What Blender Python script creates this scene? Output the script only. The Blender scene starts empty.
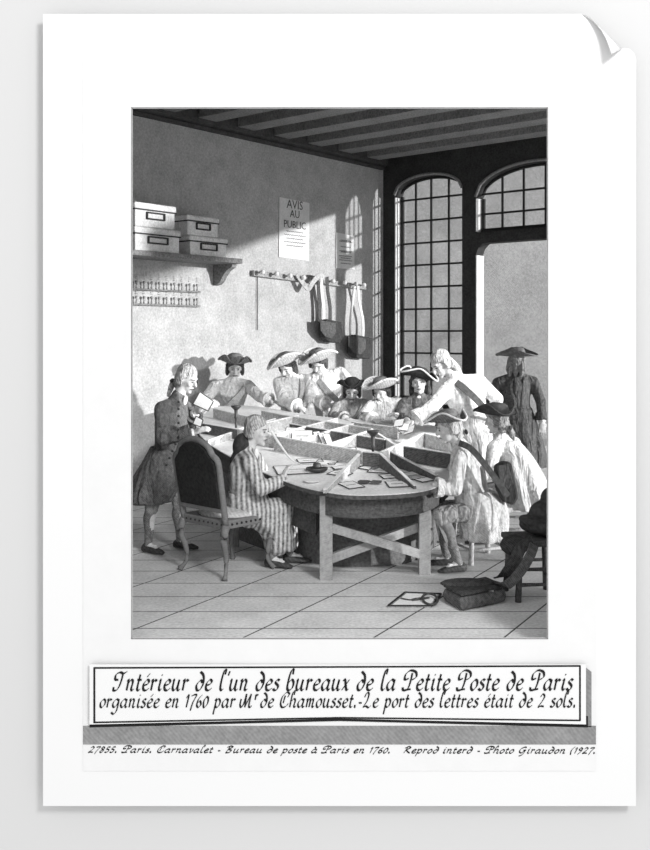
import bpy, math, random
from mathutils import Vector, Matrix
random.seed(7)
R = random.Random(11)
C = bpy.context.scene.collection
V = Vector
# ------------------------------------------------------------------ measuring frame
FL, CX, HY, CH = 967.0, 340.0, 335.0, 1.95      # focal (px), vanishing column, horizon row, eye height
def P(x, y, d): return V(((x-CX)*d/FL, d, CH-(y-HY)*d/FL))
def F(x, y, z=0.0):
    d = (CH-z)*FL/(y-HY); return V(((x-CX)*d/FL, d, z))
TS = 0.104                                      # the sorting table is raked
def T(x, y, off=0.0):
    d = (2.02-off)/((y-HY)/FL+TS); return V(((x-CX)*d/FL, d, CH-(y-HY)*d/FL))
def table_z(p): return 0.72+TS*(p.y-7.6)
A = V((.631, .776, 0)).normalized()             # along the wall with the shelf, away from us
B = V((A.y, -A.x, 0))                           # along the window wall, to the right; also its room-side normal of wall A
CORN = V((.67, 15.0, 0))
CEIL = 4.84
def WA(x, y, off=0.0):                          # point on wall A seen at x,y, lifted off the wall
    o = CORN + B*off; k = (x-CX)/FL
    t = (k*o.y-o.x)/(A.x-k*A.y); p = o+A*t
    return V((p.x, p.y, CH-(y-HY)*p.y/FL))
# ------------------------------------------------------------------ materials
def mat(name, col, rough=.85, hatch=.25, hs=26, noise=.25, ns=6, bump=.0, hdir=(1, .25, .9), dist=2.5, cross=False, bs=14, spec=.15, stripe=.9):
    m = bpy.data.materials.new(name); m.use_nodes = True
    nt = m.node_tree; N = nt.nodes; L = nt.links
    b = N['Principled BSDF']; b.inputs['Roughness'].default_value = rough
    b.inputs['Specular IOR Level'].default_value = spec
    tc = N.new('ShaderNodeTexCoord')
    def wave(vec):
        mp = N.new('ShaderNodeMapping'); L.new(tc.outputs['Object'], mp.inputs['Vector'])
        dv = V(vec).normalized(); e = dv.to_track_quat('X', 'Z').to_matrix().inverted().to_euler()
        mp.inputs['Rotation'].default_value = e
        w = N.new('ShaderNodeTexWave'); w.wave_type = 'BANDS'; w.bands_direction = 'X'
        w.inputs['Scale'].default_value = hs*1.5/math.pi; w.inputs['Distortion'].default_value = dist*1.6+2
        w.inputs['Detail'].default_value = 2; w.inputs['Detail Scale'].default_value = .6
        L.new(mp.outputs[0], w.inputs[0]); return w.outputs['Fac']
    def math_(op, a, c=None):
        n = N.new('ShaderNodeMath'); n.operation = op
        for i, q in enumerate((a, c)):
            if q is None: continue
            if isinstance(q, (int, float)): n.inputs[i].default_value = q
            else: L.new(q, n.inputs[i])
        return n.outputs[0]
    val = None
    w = wave(hdir)
    if cross: w = math_('MULTIPLY', math_('ADD', w, wave((hdir[0], hdir[1]-.2, -hdir[2]))), .5)
    nz = N.new('ShaderNodeTexNoise'); nz.inputs['Scale'].default_value = ns; nz.inputs['Detail'].default_value = 6
    nz.inputs['Roughness'].default_value = .65
    L.new(tc.outputs['Object'], nz.inputs['Vector'])
    h = math_('MULTIPLY', math_('SUBTRACT', w, .5), hatch*stripe)
    fz = N.new('ShaderNodeTexNoise'); fz.inputs['Scale'].default_value = 42; fz.inputs['Detail'].default_value = 2
    L.new(tc.outputs['Object'], fz.inputs['Vector'])
    h = math_('ADD', h, math_('MULTIPLY', math_('SUBTRACT', fz.outputs['Fac'], .5), min(hatch*4, 1.6)))
    n2 = math_('MULTIPLY', math_('SUBTRACT', nz.outputs['Fac'], .5), noise*3)
    s = math_('ADD', math_('ADD', h, n2), 1.0)
    v = math_('MAXIMUM', math_('MULTIPLY', s, col), .004)
    v = math_('MINIMUM', v, .93)
    cb = N.new('ShaderNodeCombineColor')
    for i in range(3): L.new(v, cb.inputs[i])
    L.new(cb.outputs[0], b.inputs['Base Color'])
    if bump:
        bn = N.new('ShaderNodeTexNoise'); bn.inputs['Scale'].default_value = bs; bn.inputs['Detail'].default_value = 3
        mq = N.new('ShaderNodeMapping'); mq.inputs['Scale'].default_value = (1, 1, .28); mq.inputs['Rotation'].default_value = (.1, .25, 0)
        L.new(tc.outputs['Object'], mq.inputs['Vector']); L.new(mq.outputs[0], bn.inputs['Vector']); bn.inputs['Distortion'].default_value = .6
        bp = N.new('ShaderNodeBump'); bp.inputs['Strength'].default_value = bump; bp.inputs['Distance'].default_value = .09
        L.new(bn.outputs['Fac'], bp.inputs['Height']); L.new(bp.outputs[0], b.inputs['Normal'])
    return m
M = {}
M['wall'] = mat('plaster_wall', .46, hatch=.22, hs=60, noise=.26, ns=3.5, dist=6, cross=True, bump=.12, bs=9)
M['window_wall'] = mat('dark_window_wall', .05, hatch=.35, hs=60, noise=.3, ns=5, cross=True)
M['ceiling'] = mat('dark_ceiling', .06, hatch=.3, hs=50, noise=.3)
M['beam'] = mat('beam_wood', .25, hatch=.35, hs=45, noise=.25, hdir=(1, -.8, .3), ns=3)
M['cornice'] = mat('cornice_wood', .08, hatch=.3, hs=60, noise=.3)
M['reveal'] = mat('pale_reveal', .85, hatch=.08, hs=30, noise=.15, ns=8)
M['muntin'] = mat('muntin_dark', .04, hatch=.2, noise=.2)
M['outside'] = mat('outside_wall', .33, hatch=.28, hs=20, noise=.22, ns=2.2, cross=True, dist=3)
M['shelf'] = mat('shelf_wood', .22, hatch=.4, hs=60, hdir=(.2, .2, 1))
M['box'] = mat('box_card', .75, hatch=.18, hs=50, noise=.3, ns=4)
M['boxline'] = mat('box_line', .06)
M['poster'] = mat('poster_paper', .75, hatch=.08, hs=60, noise=.12)
M['posterink'] = mat('poster_ink', .12, hatch=.2)
M['rail'] = mat('rail_wood', .35, hatch=.4, hs=50, hdir=(0, 0, 1))
M['knob'] = mat('knob_wood', .75, hatch=.1)
M['leather'] = mat('dark_leather', .06, hatch=.5, hs=60, noise=.35, bump=.4)
M['leather2'] = mat('worn_leather', .11, hatch=.45, hs=60, noise=.35, bump=.4)
M['strap'] = mat('strap_leather', .5, hatch=.3, hs=40)
M['strapdark'] = mat('strap_dark', .1, hatch=.4, hs=50)
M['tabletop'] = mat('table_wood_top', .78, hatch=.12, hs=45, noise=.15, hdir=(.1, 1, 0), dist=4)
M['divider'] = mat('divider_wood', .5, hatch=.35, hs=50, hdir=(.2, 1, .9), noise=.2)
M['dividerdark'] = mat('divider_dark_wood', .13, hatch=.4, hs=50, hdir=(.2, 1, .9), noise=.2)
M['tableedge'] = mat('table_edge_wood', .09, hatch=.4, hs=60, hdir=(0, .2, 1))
M['tableleg'] = mat('table_leg_wood', .34, hatch=.18, hs=55, hdir=(.3, .2, 1))
M['pedestal'] = mat('pedestal_wood', .15, hatch=.35, hs=60, hdir=(0, .3, 1))
M['paper'] = mat('letter_paper', .86, hatch=.06, hs=40, noise=.08)
M['paperedge'] = mat('letter_edge', .08, hatch=.1)
M['metal'] = mat('dark_metal', .05, rough=.45, hatch=.2, spec=.5)
M['skin'] = mat('skin', .66, hatch=.12, hs=60, noise=.12)
M['feature'] = mat('face_line', .04, hatch=0, noise=0)
M['wig'] = mat('powdered_wig', .48, hatch=.5, hs=40, dist=5, bump=.8, bs=22, hdir=(1, 0, .4))
M['hairdark'] = mat('dark_hair', .1, hatch=.6, hs=40, dist=5, bump=.8, bs=22)
M['hairmid'] = mat('mid_hair', .3, hatch=.6, hs=40, dist=5, bump=.8, bs=22)
def cloth(n, c, **k):
    a = dict(hatch=.3, hs=48, noise=.28, ns=7, bump=.9, bs=11, hdir=(1, .3, 1), dist=4); a.update(k); return mat(n, c, **a)
M['coatlight'] = cloth('light_coat', .62, hatch=.28, noise=.38)
M['coatwhite'] = cloth('white_coat', .78, hatch=.22, noise=.3)
M['coatmid'] = cloth('mid_coat', .36, hatch=.35)
M['coatdark'] = cloth('dark_coat', .13, hatch=.45)
M['coatclerk'] = cloth('standing_clerk_coat', .15, hatch=.5, hs=55)
M['breeches'] = cloth('breeches_cloth', .22, hatch=.45)
M['stocking'] = cloth('stocking_cloth', .2, hatch=.45, bump=.2)
M['stockgrey'] = cloth('grey_stocking', .35, hatch=.35, bump=.2)
M['shoe'] = mat('shoe_leather', .07, rough=.5, hatch=.4)
M['hatdark'] = mat('dark_felt', .05, hatch=.5, hs=50)
M['hatmid'] = mat('mid_felt', .2, hatch=.6, hs=45)
M['hatedge'] = mat('pale_hat_edge', .8, hatch=.1)
M['linen'] = mat('white_linen', .85, hatch=.1, bump=.4)
M['button'] = mat('button_metal', .05, hatch=.1)
M['robe'] = cloth('striped_robe', .42, hatch=.5, hs=17, noise=.2, dist=-1.25, hdir=(1, .35, 0), bs=6, stripe=2, bump=.3)
M['chairdark'] = mat('dark_upholstery', .035, hatch=.5, hs=60, cross=True)
M['chairwood'] = mat('carved_chair_wood', .2, hatch=.12, hs=45, hdir=(.3, 0, 1))
M['seatcloth'] = mat('seat_cushion_cloth', .6, hatch=.2)
M['stool'] = mat('stool_wood', .55, hatch=.3, hs=50, hdir=(1, 0, .2))
M['stooldark'] = mat('dark_stool_wood', .09, hatch=.4, hs=50, hdir=(1, 0, .2))
M['hatpale'] = mat('pale_felt', .55, hatch=.3)
M['card'] = mat('white_card', .62, hatch=0, noise=0, rough=.6)
M['sheet'] = mat('photo_paper', .60, hatch=.0, noise=.035, ns=5, rough=.5)
M['plate'] = mat('caption_paper', .61, hatch=0, noise=.02, rough=.6)
M['ink'] = mat('black_ink', .012, hatch=0, noise=.0)
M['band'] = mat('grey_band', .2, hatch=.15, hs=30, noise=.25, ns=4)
M['frontwall'] = mat('backdrop', .50, hatch=0, noise=0)
# floor: long boards and joints
def floor_mat():
    m = mat('floor_boards', .66, hatch=.16, hs=34, noise=.22, ns=3, hdir=(.15, 1, 0), dist=5)
    nt = m.node_tree; N = nt.nodes; L = nt.links; b = N['Principled BSDF']
    src = b.inputs['Base Color'].links[0].from_socket
    tc = N.new('ShaderNodeTexCoord'); sp = N.new('ShaderNodeSeparateXYZ'); L.new(tc.outputs['Object'], sp.inputs[0])
    def mt(op, a, c=None):
        n = N.new('ShaderNodeMath'); n.operation = op
        for i, q in enumerate((a, c)):
            if q is None: continue
            if isinstance(q, (int, float)): n.inputs[i].default_value = q
            else: L.new(q, n.inputs[i])
        return n.outputs[0]
    r1 = mt('FRACT', mt('MULTIPLY', mt('SUBTRACT', sp.outputs[1], 6.03), 1/.39))
    l1 = mt('LESS_THAN', r1, .035)
    q = mt('SUBTRACT', sp.outputs[0], mt('MULTIPLY', sp.outputs[1], .56))
    l2 = mt('LESS_THAN', mt('FRACT', mt('MULTIPLY', mt('ADD', q, 10.0), 1/.84)), .018)
    ln = mt('MAXIMUM', l1, l2)
    mx = N.new('ShaderNodeMix'); mx.data_type = 'RGBA'; L.new(ln, mx.inputs[0]); L.new(src, mx.inputs[6]); mx.inputs[7].default_value = (.08, .08, .08, 1)
    L.new(mx.outputs[2], b.inputs['Base Color']); return m
M['floor'] = floor_mat()
def glass_mat():
    m = bpy.data.materials.new('old_glass'); m.use_nodes = True; nt = m.node_tree; N = nt.nodes; L = nt.links
    for n in list(N): N.remove(n)
    o = N.new('ShaderNodeOutputMaterial'); t = N.new('ShaderNodeBsdfTransparent'); t.inputs[0].default_value = (.93, .93, .93, 1)
    g = N.new('ShaderNodeBsdfGlossy'); g.inputs['Roughness'].default_value = .1; g.inputs[0].default_value = (.8, .8, .8, 1)
    mx = N.new('ShaderNodeMixShader'); mx.inputs[0].default_value = .07
    L.new(t.outputs[0], mx.inputs[1]); L.new(g.outputs[0], mx.inputs[2]); L.new(mx.outputs[0], o.inputs[0]); return m
M['glass'] = glass_mat()
# ------------------------------------------------------------------ mesh helpers
def frame(d, up=V((0, 0, 1))):
    d = d.normalized(); s = d.cross(up)
    if s.length < 1e-3: s = d.cross(V((0, 1, 0)))
    s.normalize(); return d, s, s.cross(d).normalized()
class MB:
    def __init__(s): s.v = []; s.f = []
    def add(s, vs, fs):
        n = len(s.v); s.v += [V(a) for a in vs]; s.f += [tuple(i+n for i in f) for f in fs]; return s
    def box(s, c, dx, dy, dz):               # c centre, dx.. half-axis vectors
        vs = [c+dx*i+dy*j+dz*k for k in (-1, 1) for j in (-1, 1) for i in (-1, 1)]
        return s.add(vs, [(0, 2, 3, 1), (4, 5, 7, 6), (0, 1, 5, 4), (2, 6, 7, 3), (0, 4, 6, 2), (1, 3, 7, 5)])
    def loft(s, rings, cap=True):
        n = len(rings[0]); vs = [p for r in rings for p in r]; fs = []
        for i in range(len(rings)-1):
            for j in range(n):
                k = (j+1) % n; fs.append((i*n+j, i*n+k, (i+1)*n+k, (i+1)*n+j))
        if cap: fs += [tuple(range(n))[::-1], tuple(range((len(rings)-1)*n, len(rings)*n))]
        return s.add(vs, fs)
    def ell(s, c, a, b, d, n=14, m=9):       # a,b,d axis vectors
        rings = []
        for i in range(m+1):
            t = -math.pi/2+math.pi*(i+.02)/(m+.04)
            rings.append([c+d*math.sin(t)+(a*math.cos(2*math.pi*j/n)+b*math.sin(2*math.pi*j/n))*math.cos(t) for j in range(n)])
        return s.loft(rings)
    def ball(s, c, r, n=12, m=8): return s.ell(c, V((r, 0, 0)), V((0, r, 0)), V((0, 0, r)), n, m)
    def tube(s, pts, rad, n=12, balls=True):
        if not hasattr(rad, '__len__'): rad = [rad]*len(pts)
        for i in range(len(pts)-1):
            a, b = pts[i], pts[i+1]
            if (b-a).length < 1e-5: continue
            d, u, w = frame(b-a)
            s.loft([[p+(u*math.cos(2*math.pi*j/n)+w*math.sin(2*math.pi*j/n))*r for j in range(n)] for p, r in ((a, rad[i]), (b, rad[i+1]))])
        if balls:
            for p, r in zip(pts, rad): s.ball(p, r, n, 7)
        return s
    def sweep(s, pts, rad, n=10):            # one clean swept tube
        rings = []
        for i, p in enumerate(pts):
            t = pts[min(i+1, len(pts)-1)]-pts[max(i-1, 0)]
            d, u, w = frame(t); r = rad[i] if hasattr(rad, '__len__') else rad
            rings.append([p+(u*math.cos(2*math.pi*j/n)+w*math.sin(2*math.pi*j/n))*r for j in range(n)])
        return s.loft(rings)
    def bar(s, a, b, w, h, up=V((0, 0, 1))): # rectangular bar
        d, u, q = frame(b-a, up); rings = []
        for p in (a, b): rings.append([p+u*w/2*i+q*h/2*j for i, j in ((-1, -1), (1, -1), (1, 1), (-1, 1))])
        return s.loft(rings)
    def ribbon(s, pts, nrm, w, th=.006):     # strap: width w across, thickness along nrm
        rings = []
        for i, p in enumerate(pts):
            t = (pts[min(i+1, len(pts)-1)]-pts[max(i-1, 0)]).normalized()
            nn = nrm[i] if isinstance(nrm, list) else nrm
            sd = t.cross(nn).normalized(); n2 = sd.cross(t).normalized()
            rings.append([p+sd*w/2*i_+n2*th/2*j_ for i_, j_ in ((-1, -1), (1, -1), (1, 1), (-1, 1))])
        return s.loft(rings)
    def prism(s, poly, ext):
        n = len(poly); vs = list(poly)+[p+ext for p in poly]
        return s.add(vs, [tuple(range(n)), tuple(range(n, 2*n))[::-1]]+[(i, i+n, (i+1) % n+n, (i+1) % n) for i in range(n)])
    def lathe(s, base, prof, n=20):          # prof: (r, z)
        return s.loft([[base+V((r*math.cos(2*math.pi*j/n), r*math.sin(2*math.pi*j/n), z)) for j in range(n)] for r, z in prof])
    def build(s, name, m, parent=None, smooth=False, voxel=None, bevel=None, sm=1):
        me = bpy.data.meshes.new(name); me.from_pydata([tuple(v) for v in s.v], [], s.f); me.update()
        import bmesh
        bm = bmesh.new(); bm.from_mesh(me); bmesh.ops.recalc_face_normals(bm, faces=bm.faces); bm.to_mesh(me); bm.free()
        o = bpy.data.objects.new(name, me); C.objects.link(o)
        if isinstance(m, str): m = M[m]
        me.materials.append(m)
        if parent:
            o.parent = parent; o.location = -WL(parent)
        if voxel:
            r = o.modifiers.new('r', 'REMESH'); r.mode = 'VOXEL'; r.voxel_size = voxel; r.use_smooth_shade = True
            q = o.modifiers.new('s', 'SMOOTH'); q.iterations = 3*sm; q.factor = .5; BAKE.append(o)
        elif smooth:
            for p in me.polygons: p.use_smooth = True
        if bevel:
            bv = o.modifiers.new('b', 'BEVEL'); bv.width = bevel; bv.segments = 2; bv.limit_method = 'ANGLE'
        return o
BAKE = []
def WL(o):
    p = V((0, 0, 0))
    while o: p += o.location; o = o.parent
    return p
def thing(name, loc, label, cat, group=None):
    o = bpy.data.objects.new(name, None); C.objects.link(o); o.location = loc; o.empty_display_size = .1
    o['label'] = label; o['category'] = cat
    if group: o['group'] = group
    return o
def tag(o, label, cat, group=None):
    o['label'] = label; o['category'] = cat
    if group: o['group'] = group
    # put the origin at the thing itself
    me = o.data; c = sum((v.co for v in me.vertices), V())/len(me.vertices); c.z = min(v.co.z for v in me.vertices)
    me.transform(Matrix.Translation(-c)); o.location = c
    return o
def struct(mb, name, m, parent=None, **k):
    o = mb.build(name, m, parent, **k)
    if not parent: o['kind'] = 'structure'
    return o
def cr(pts, n=6, closed=False):              # Catmull-Rom
    out = []; N_ = len(pts)
    for i in range(N_-1):
        p0 = pts[max(i-1, 0)]; p1 = pts[i]; p2 = pts[i+1]; p3 = pts[min(i+2, N_-1)]
        for j in range(n):
            t = j/n
            out.append(.5*((2*p1)+(p2-p0)*t+(2*p0-5*p1+4*p2-p3)*t*t+(3*p1-p0-3*p2+p3)*t*t*t))
    out.append(pts[-1]); return out
Z = V((0, 0, 1)); X = V((1, 0, 0)); Y = V((0, 1, 0))
# ================================================================== SETTING
o = struct(MB().add([(-7, 6.17, 0), (12, 6.17, 0), (12, 17, 0), (-7, 17, 0), (-7, 6.17, -.1), (12, 6.17, -.1), (12, 17, -.1), (-7, 17, -.1)],
    [(0, 1, 2, 3), (7, 6, 5, 4), (0, 4, 5, 1), (1, 5, 6, 2), (2, 6, 7, 3), (3, 7, 4, 0)]), 'floor', 'floor')
struct(MB().box(V((10, 22.3, -.16)), X*22, Y*16, Z*.04), 'ground', 'outside')
# wall with the shelf
w0 = CORN-A*11.35
struct(MB().prism([w0, CORN+A*.3, CORN+A*.3-B*.25, w0-B*.25], Z*CEIL), 'wall_left', 'wall')
# ceiling
far = CORN+B*14
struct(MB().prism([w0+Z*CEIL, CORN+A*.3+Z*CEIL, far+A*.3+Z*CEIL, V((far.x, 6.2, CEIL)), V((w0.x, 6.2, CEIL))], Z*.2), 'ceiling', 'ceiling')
ce = bpy.data.objects['ceiling']
for i in range(-9, 9):
    L_ = -1.07-.68*i
    if L_ < -7.6 or L_ > -.15: continue
    a = CORN+A*(L_); ln = min(9.0, (a.y-6.35)/.631)
    if ln < .5: continue
    MB().box(a+B*(ln/2)+Z*(CEIL-.11), A*.15, B*(ln/2), Z*.11).build('beam', 'beam', ce)
# cornice along wall A and along window wall
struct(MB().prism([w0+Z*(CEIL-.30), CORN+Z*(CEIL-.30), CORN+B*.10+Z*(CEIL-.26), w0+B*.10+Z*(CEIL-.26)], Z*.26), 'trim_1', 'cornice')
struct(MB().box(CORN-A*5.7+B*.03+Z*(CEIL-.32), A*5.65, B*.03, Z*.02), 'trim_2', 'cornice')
# window wall with its openings : built as vertical strips above/below arches
TH = .2
def WB(v, z, o=0.0): return CORN+B*v+A*o+Z*z
wm = MB()
def strip(v0, v1, z0, z1): wm.box(WB((v0+v1)/2, (z0+z1)/2, TH/2), B*((v1-v0)/2), A*(TH/2), Z*((z1-z0)/2))
def arch1(v): # window_1  .22..1.43
    c = .825; h = .605; return 4.08+.26*math.sqrt(max(0, 1-((v-c)/h)**2))
def arch2(v):
    c = 2.61; h = .95; return 3.92+.42*math.sqrt(max(0, 1-((v-c)/h)**2))
strip(-.02, .22, 0, CEIL); strip(1.43, 1.66, 0, CEIL); strip(.22, 1.43, 0, .85); strip(3.56, 3.62, 0, CEIL)
strip(3.62, 16, 4.16, CEIL)
strip(1.66, 3.56, 3.27, 3.43)
def archfill(v0, v1, fn, n=24):
    for i in range(n):
        a, b = v0+(v1-v0)*i/n, v0+(v1-v0)*(i+1)/n
        za, zb = fn(a), fn(b)
        wm.prism([WB(a, za), WB(b, zb), WB(b, CEIL), WB(a, CEIL)], A*TH)
archfill(.22, 1.43, arch1); archfill(1.66, 3.56, arch2)
for sgn, vv in ((1, 1.66), (-1, 3.56)):      # rounded upper corners of the doorway
    wm.prism([WB(vv, 3.28), WB(vv, 3.1), WB(vv+sgn*.04, 3.2), WB(vv+sgn*.13, 3.28)], A*TH)
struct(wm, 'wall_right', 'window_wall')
# plastered reveals catching the sun
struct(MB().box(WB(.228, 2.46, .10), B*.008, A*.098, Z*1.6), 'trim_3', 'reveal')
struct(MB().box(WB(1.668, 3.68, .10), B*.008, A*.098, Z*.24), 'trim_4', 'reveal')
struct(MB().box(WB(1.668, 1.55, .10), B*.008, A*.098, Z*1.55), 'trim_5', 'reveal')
def mould(v0, v1, fn, name):
    pts = [WB(v0+(v1-v0)*i/24, fn(v0+(v1-v0)*i/24)+.02, -.01) for i in range(25)]
    struct(MB().sweep(pts, .022, 8), name, 'beam')
mould(.22, 1.43, arch1, 'trim_6'); mould(1.66, 3.56, arch2, 'trim_7')
def window(name, v0, v1, z0, fn, verts, hors, zs):
    t = bpy.data.objects.new(name, None); C.objects.link(t); t.location = WB((v0+v1)/2, z0, .14); t['kind'] = 'structure'
    m = MB()
    m.box(WB(v0+.05, (z0+zs)/2, .14), B*.02, A*.02, Z*((zs-z0)/2)); m.box(WB(v1-.012, (z0+zs)/2, .14), B*.012, A*.02, Z*((zs-z0)/2))
    m.box(WB((v0+v1)/2, z0+.03, .14), B*((v1-v0)/2), A*.02, Z*.03)
    m.sweep([WB(v0+.03+(v1-v0-.03)*i/24, fn(v0+.03+(v1-v0-.03)*i/24)-.02, .14) for i in range(25)], .02, 6)
    m.build('window_frame', 'muntin', t)
    m = MB()
    for v in verts: m.box(WB(v, (z0+fn(v))/2, .14), B*.014, A*.012, Z*((fn(v)-z0)/2))
    for z in hors:
        a, b = v0, v1
        while z > fn(a)+.0 and a < b: a += .02
        while z > fn(b)+.0 and b > a: b -= .02
        m.box(WB((a+b)/2, z, .14), B*((b-a)/2), A*.010, Z*.014)
    m.build('glazing_bars', 'muntin', t)
    poly = [WB(v0, z0, .14), WB(v1, z0, .14)]+[WB(v1-(v1-v0)*i/20, fn(v1-(v1-v0)*i/20), .14) for i in range(21)]
    MB().prism(poly, A*.004).build('glass', 'glass', t)
window('window_1', .22, 1.43, .85, arch1, (.52, .80, 1.115), [4.02-.335*i for i in range(10)], 4.08)
window('window_2', 1.66, 3.56, 3.43, arch2, (2.02, 2.36, 2.70, 3.04, 3.36), (3.70, 3.99), 3.92)
# what lies outside the windows
struct(MB().box(V((5, 19.5, 3)), X*8, Y*.2, Z*3.6), 'wall_outside', 'outside')
# the backdrop wall the card hangs on
def PX(x, y, d): return P(x, y, d)
wf = MB()
yb = 6.085
hx0, hx1, hz0, hz1 = PX(118, 0, yb).x, PX(560, 0, yb).x, PX(0, 652, yb).z, PX(0, 94, yb).z
for x0, x1, z0, z1 in ((-7.5, hx0, -4, 8), (hx1, 4.3, -4, 8), (hx0, hx1, -4, hz0), (hx0, hx1, hz1, 8)):
    wf.box(V(((x0+x1)/2, yb+.03, (z0+z1)/2)), X*((x1-x0)/2), Y*.025, Z*((z1-z0)/2))
struct(wf, 'wall_front', 'frontwall')
struct(MB().box(V((8.6, 2.4, 2)), X*.1, Y*2.2, Z*6), 'sun_blocker', 'frontwall')  # added out of view to keep the sun off the card
# ================================================================== CARD WITH THE PRINT
YC = 6.0
card = thing('mount_card', P(340, 806, YC), 'large white mount card with curled top right corner on the pale wall', 'mount card')
def poly_ring(outer, inner_rect, name, m, par, y0, th):
    # outer polygon (px) around a rectangular hole (px): four trapezoid-like panels by slicing
    x0, x1, t, b = inner_rect
    xs = [p[0] for p in outer]; ys = [p[1] for p in outer]
    import bmesh
    mb = MB()
    L_, R_, T_, B_ = min(xs), max(xs), min(ys), max(ys)
    def q(poly): mb.prism([P(a, c, y0) for a, c in poly], Y*th)
    q([(L_, T_), (x0, T_), (x0, B_), (L_, B_)])
    q([(x0, b), (x1, b), (x1, B_), (x0, B_)])
    q([(x0, T_), (x1, T_), (x1, t), (x0, t)])
    right = [(x1, B_), (x1, T_)]+[p for p in outer if p[0] > x1 and p[1] < B_-1]+[(R_, B_)]
    q(right)
    return mb.build(name, m, par)
curve = [(582, 14), (590, 19), (598, 27), (606, 37), (613, 44), (622, 48.5), (629, 48.6), (634, 53), (636, 59)]
poly_ring([(43, 14)]+curve+[(636, 806), (43, 806)], (132, 547.5, 108, 638.5), 'card_sheet', 'card', card, YC, .02)
# curled corner
base = [V((a, 0, b)) for a, b in ((582, 14), (588, 17), (594, 21.5), (600, 27), (607, 34), (615, 42), (622, 48.8))]
tipc = [(582, 14, 0), (590, 18.5, .015), (597, 24.5, .035), (602, 31, .05), (606, 38, .065), (609, 46, .08), (611.5, 54, .095)]
fl = MB(); rows = []
for b_, t_ in zip(base, tipc):
    row = []
    for k in range(7):
        s_ = k/6; x = b_.x*(1-s_)+t_[0]*s_; y = b_.z*(1-s_)+t_[1]*s_
        dp = t_[2]*math.sin(s_*math.pi/2)
        row.append(P(x, y, YC-.001-dp))
    rows.append(row)
vs = [p for r_ in rows for p in r_]; fs = []
for i in range(6):
    for j in range(6): fs.append((i*7+j, i*7+j+1, (i+1)*7+j+1, (i+1)*7+j))
o = fl.add(vs, fs).build('curled_corner', 'card', card, smooth=True)
sd = o.modifiers.new('s', 'SOLIDIFY'); sd.thickness = .006
# print sheet on the card
sheet = thing('print_sheet', P(340, 770, YC), 'off-white paper sheet with a handwritten line along its foot, mounted on the white card', 'print')
mb = MB()
for x0, x1, y0, y1 in ((83, 132, 55, 771), (547.5, 596, 55, 771), (132, 547.5, 55, 108), (132, 547.5, 638.5, 771)):
    mb.prism([P(x0, y0, YC-.004), P(x1, y0, YC-.004), P(x1, y1, YC-.004), P(x0, y1, YC-.004)], Y*.004)
mb.build('paper', 'sheet', sheet)
# thin black line round the picture
mb = MB()
for x0, x1, y0, y1 in ((131.2, 132.2, 107.4, 639), (547.3, 548.2, 107.4, 639), (131.2, 548.2, 107.2, 108), (131.2, 548.2, 638.2, 639.2)):
    mb.prism([P(x0, y0, YC-.006), P(x1, y0, YC-.006), P(x1, y1, YC-.006), P(x0, y1, YC-.006)], Y*.0018)
mb.build('border_line', M['band'], sheet)
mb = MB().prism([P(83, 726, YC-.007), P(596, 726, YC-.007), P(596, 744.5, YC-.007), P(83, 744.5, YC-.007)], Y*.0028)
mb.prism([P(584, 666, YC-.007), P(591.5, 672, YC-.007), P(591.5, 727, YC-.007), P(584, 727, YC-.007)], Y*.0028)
mb.build('grey_band', 'band', sheet)  # grey strips below and right of the label, its shadow painted in
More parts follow.
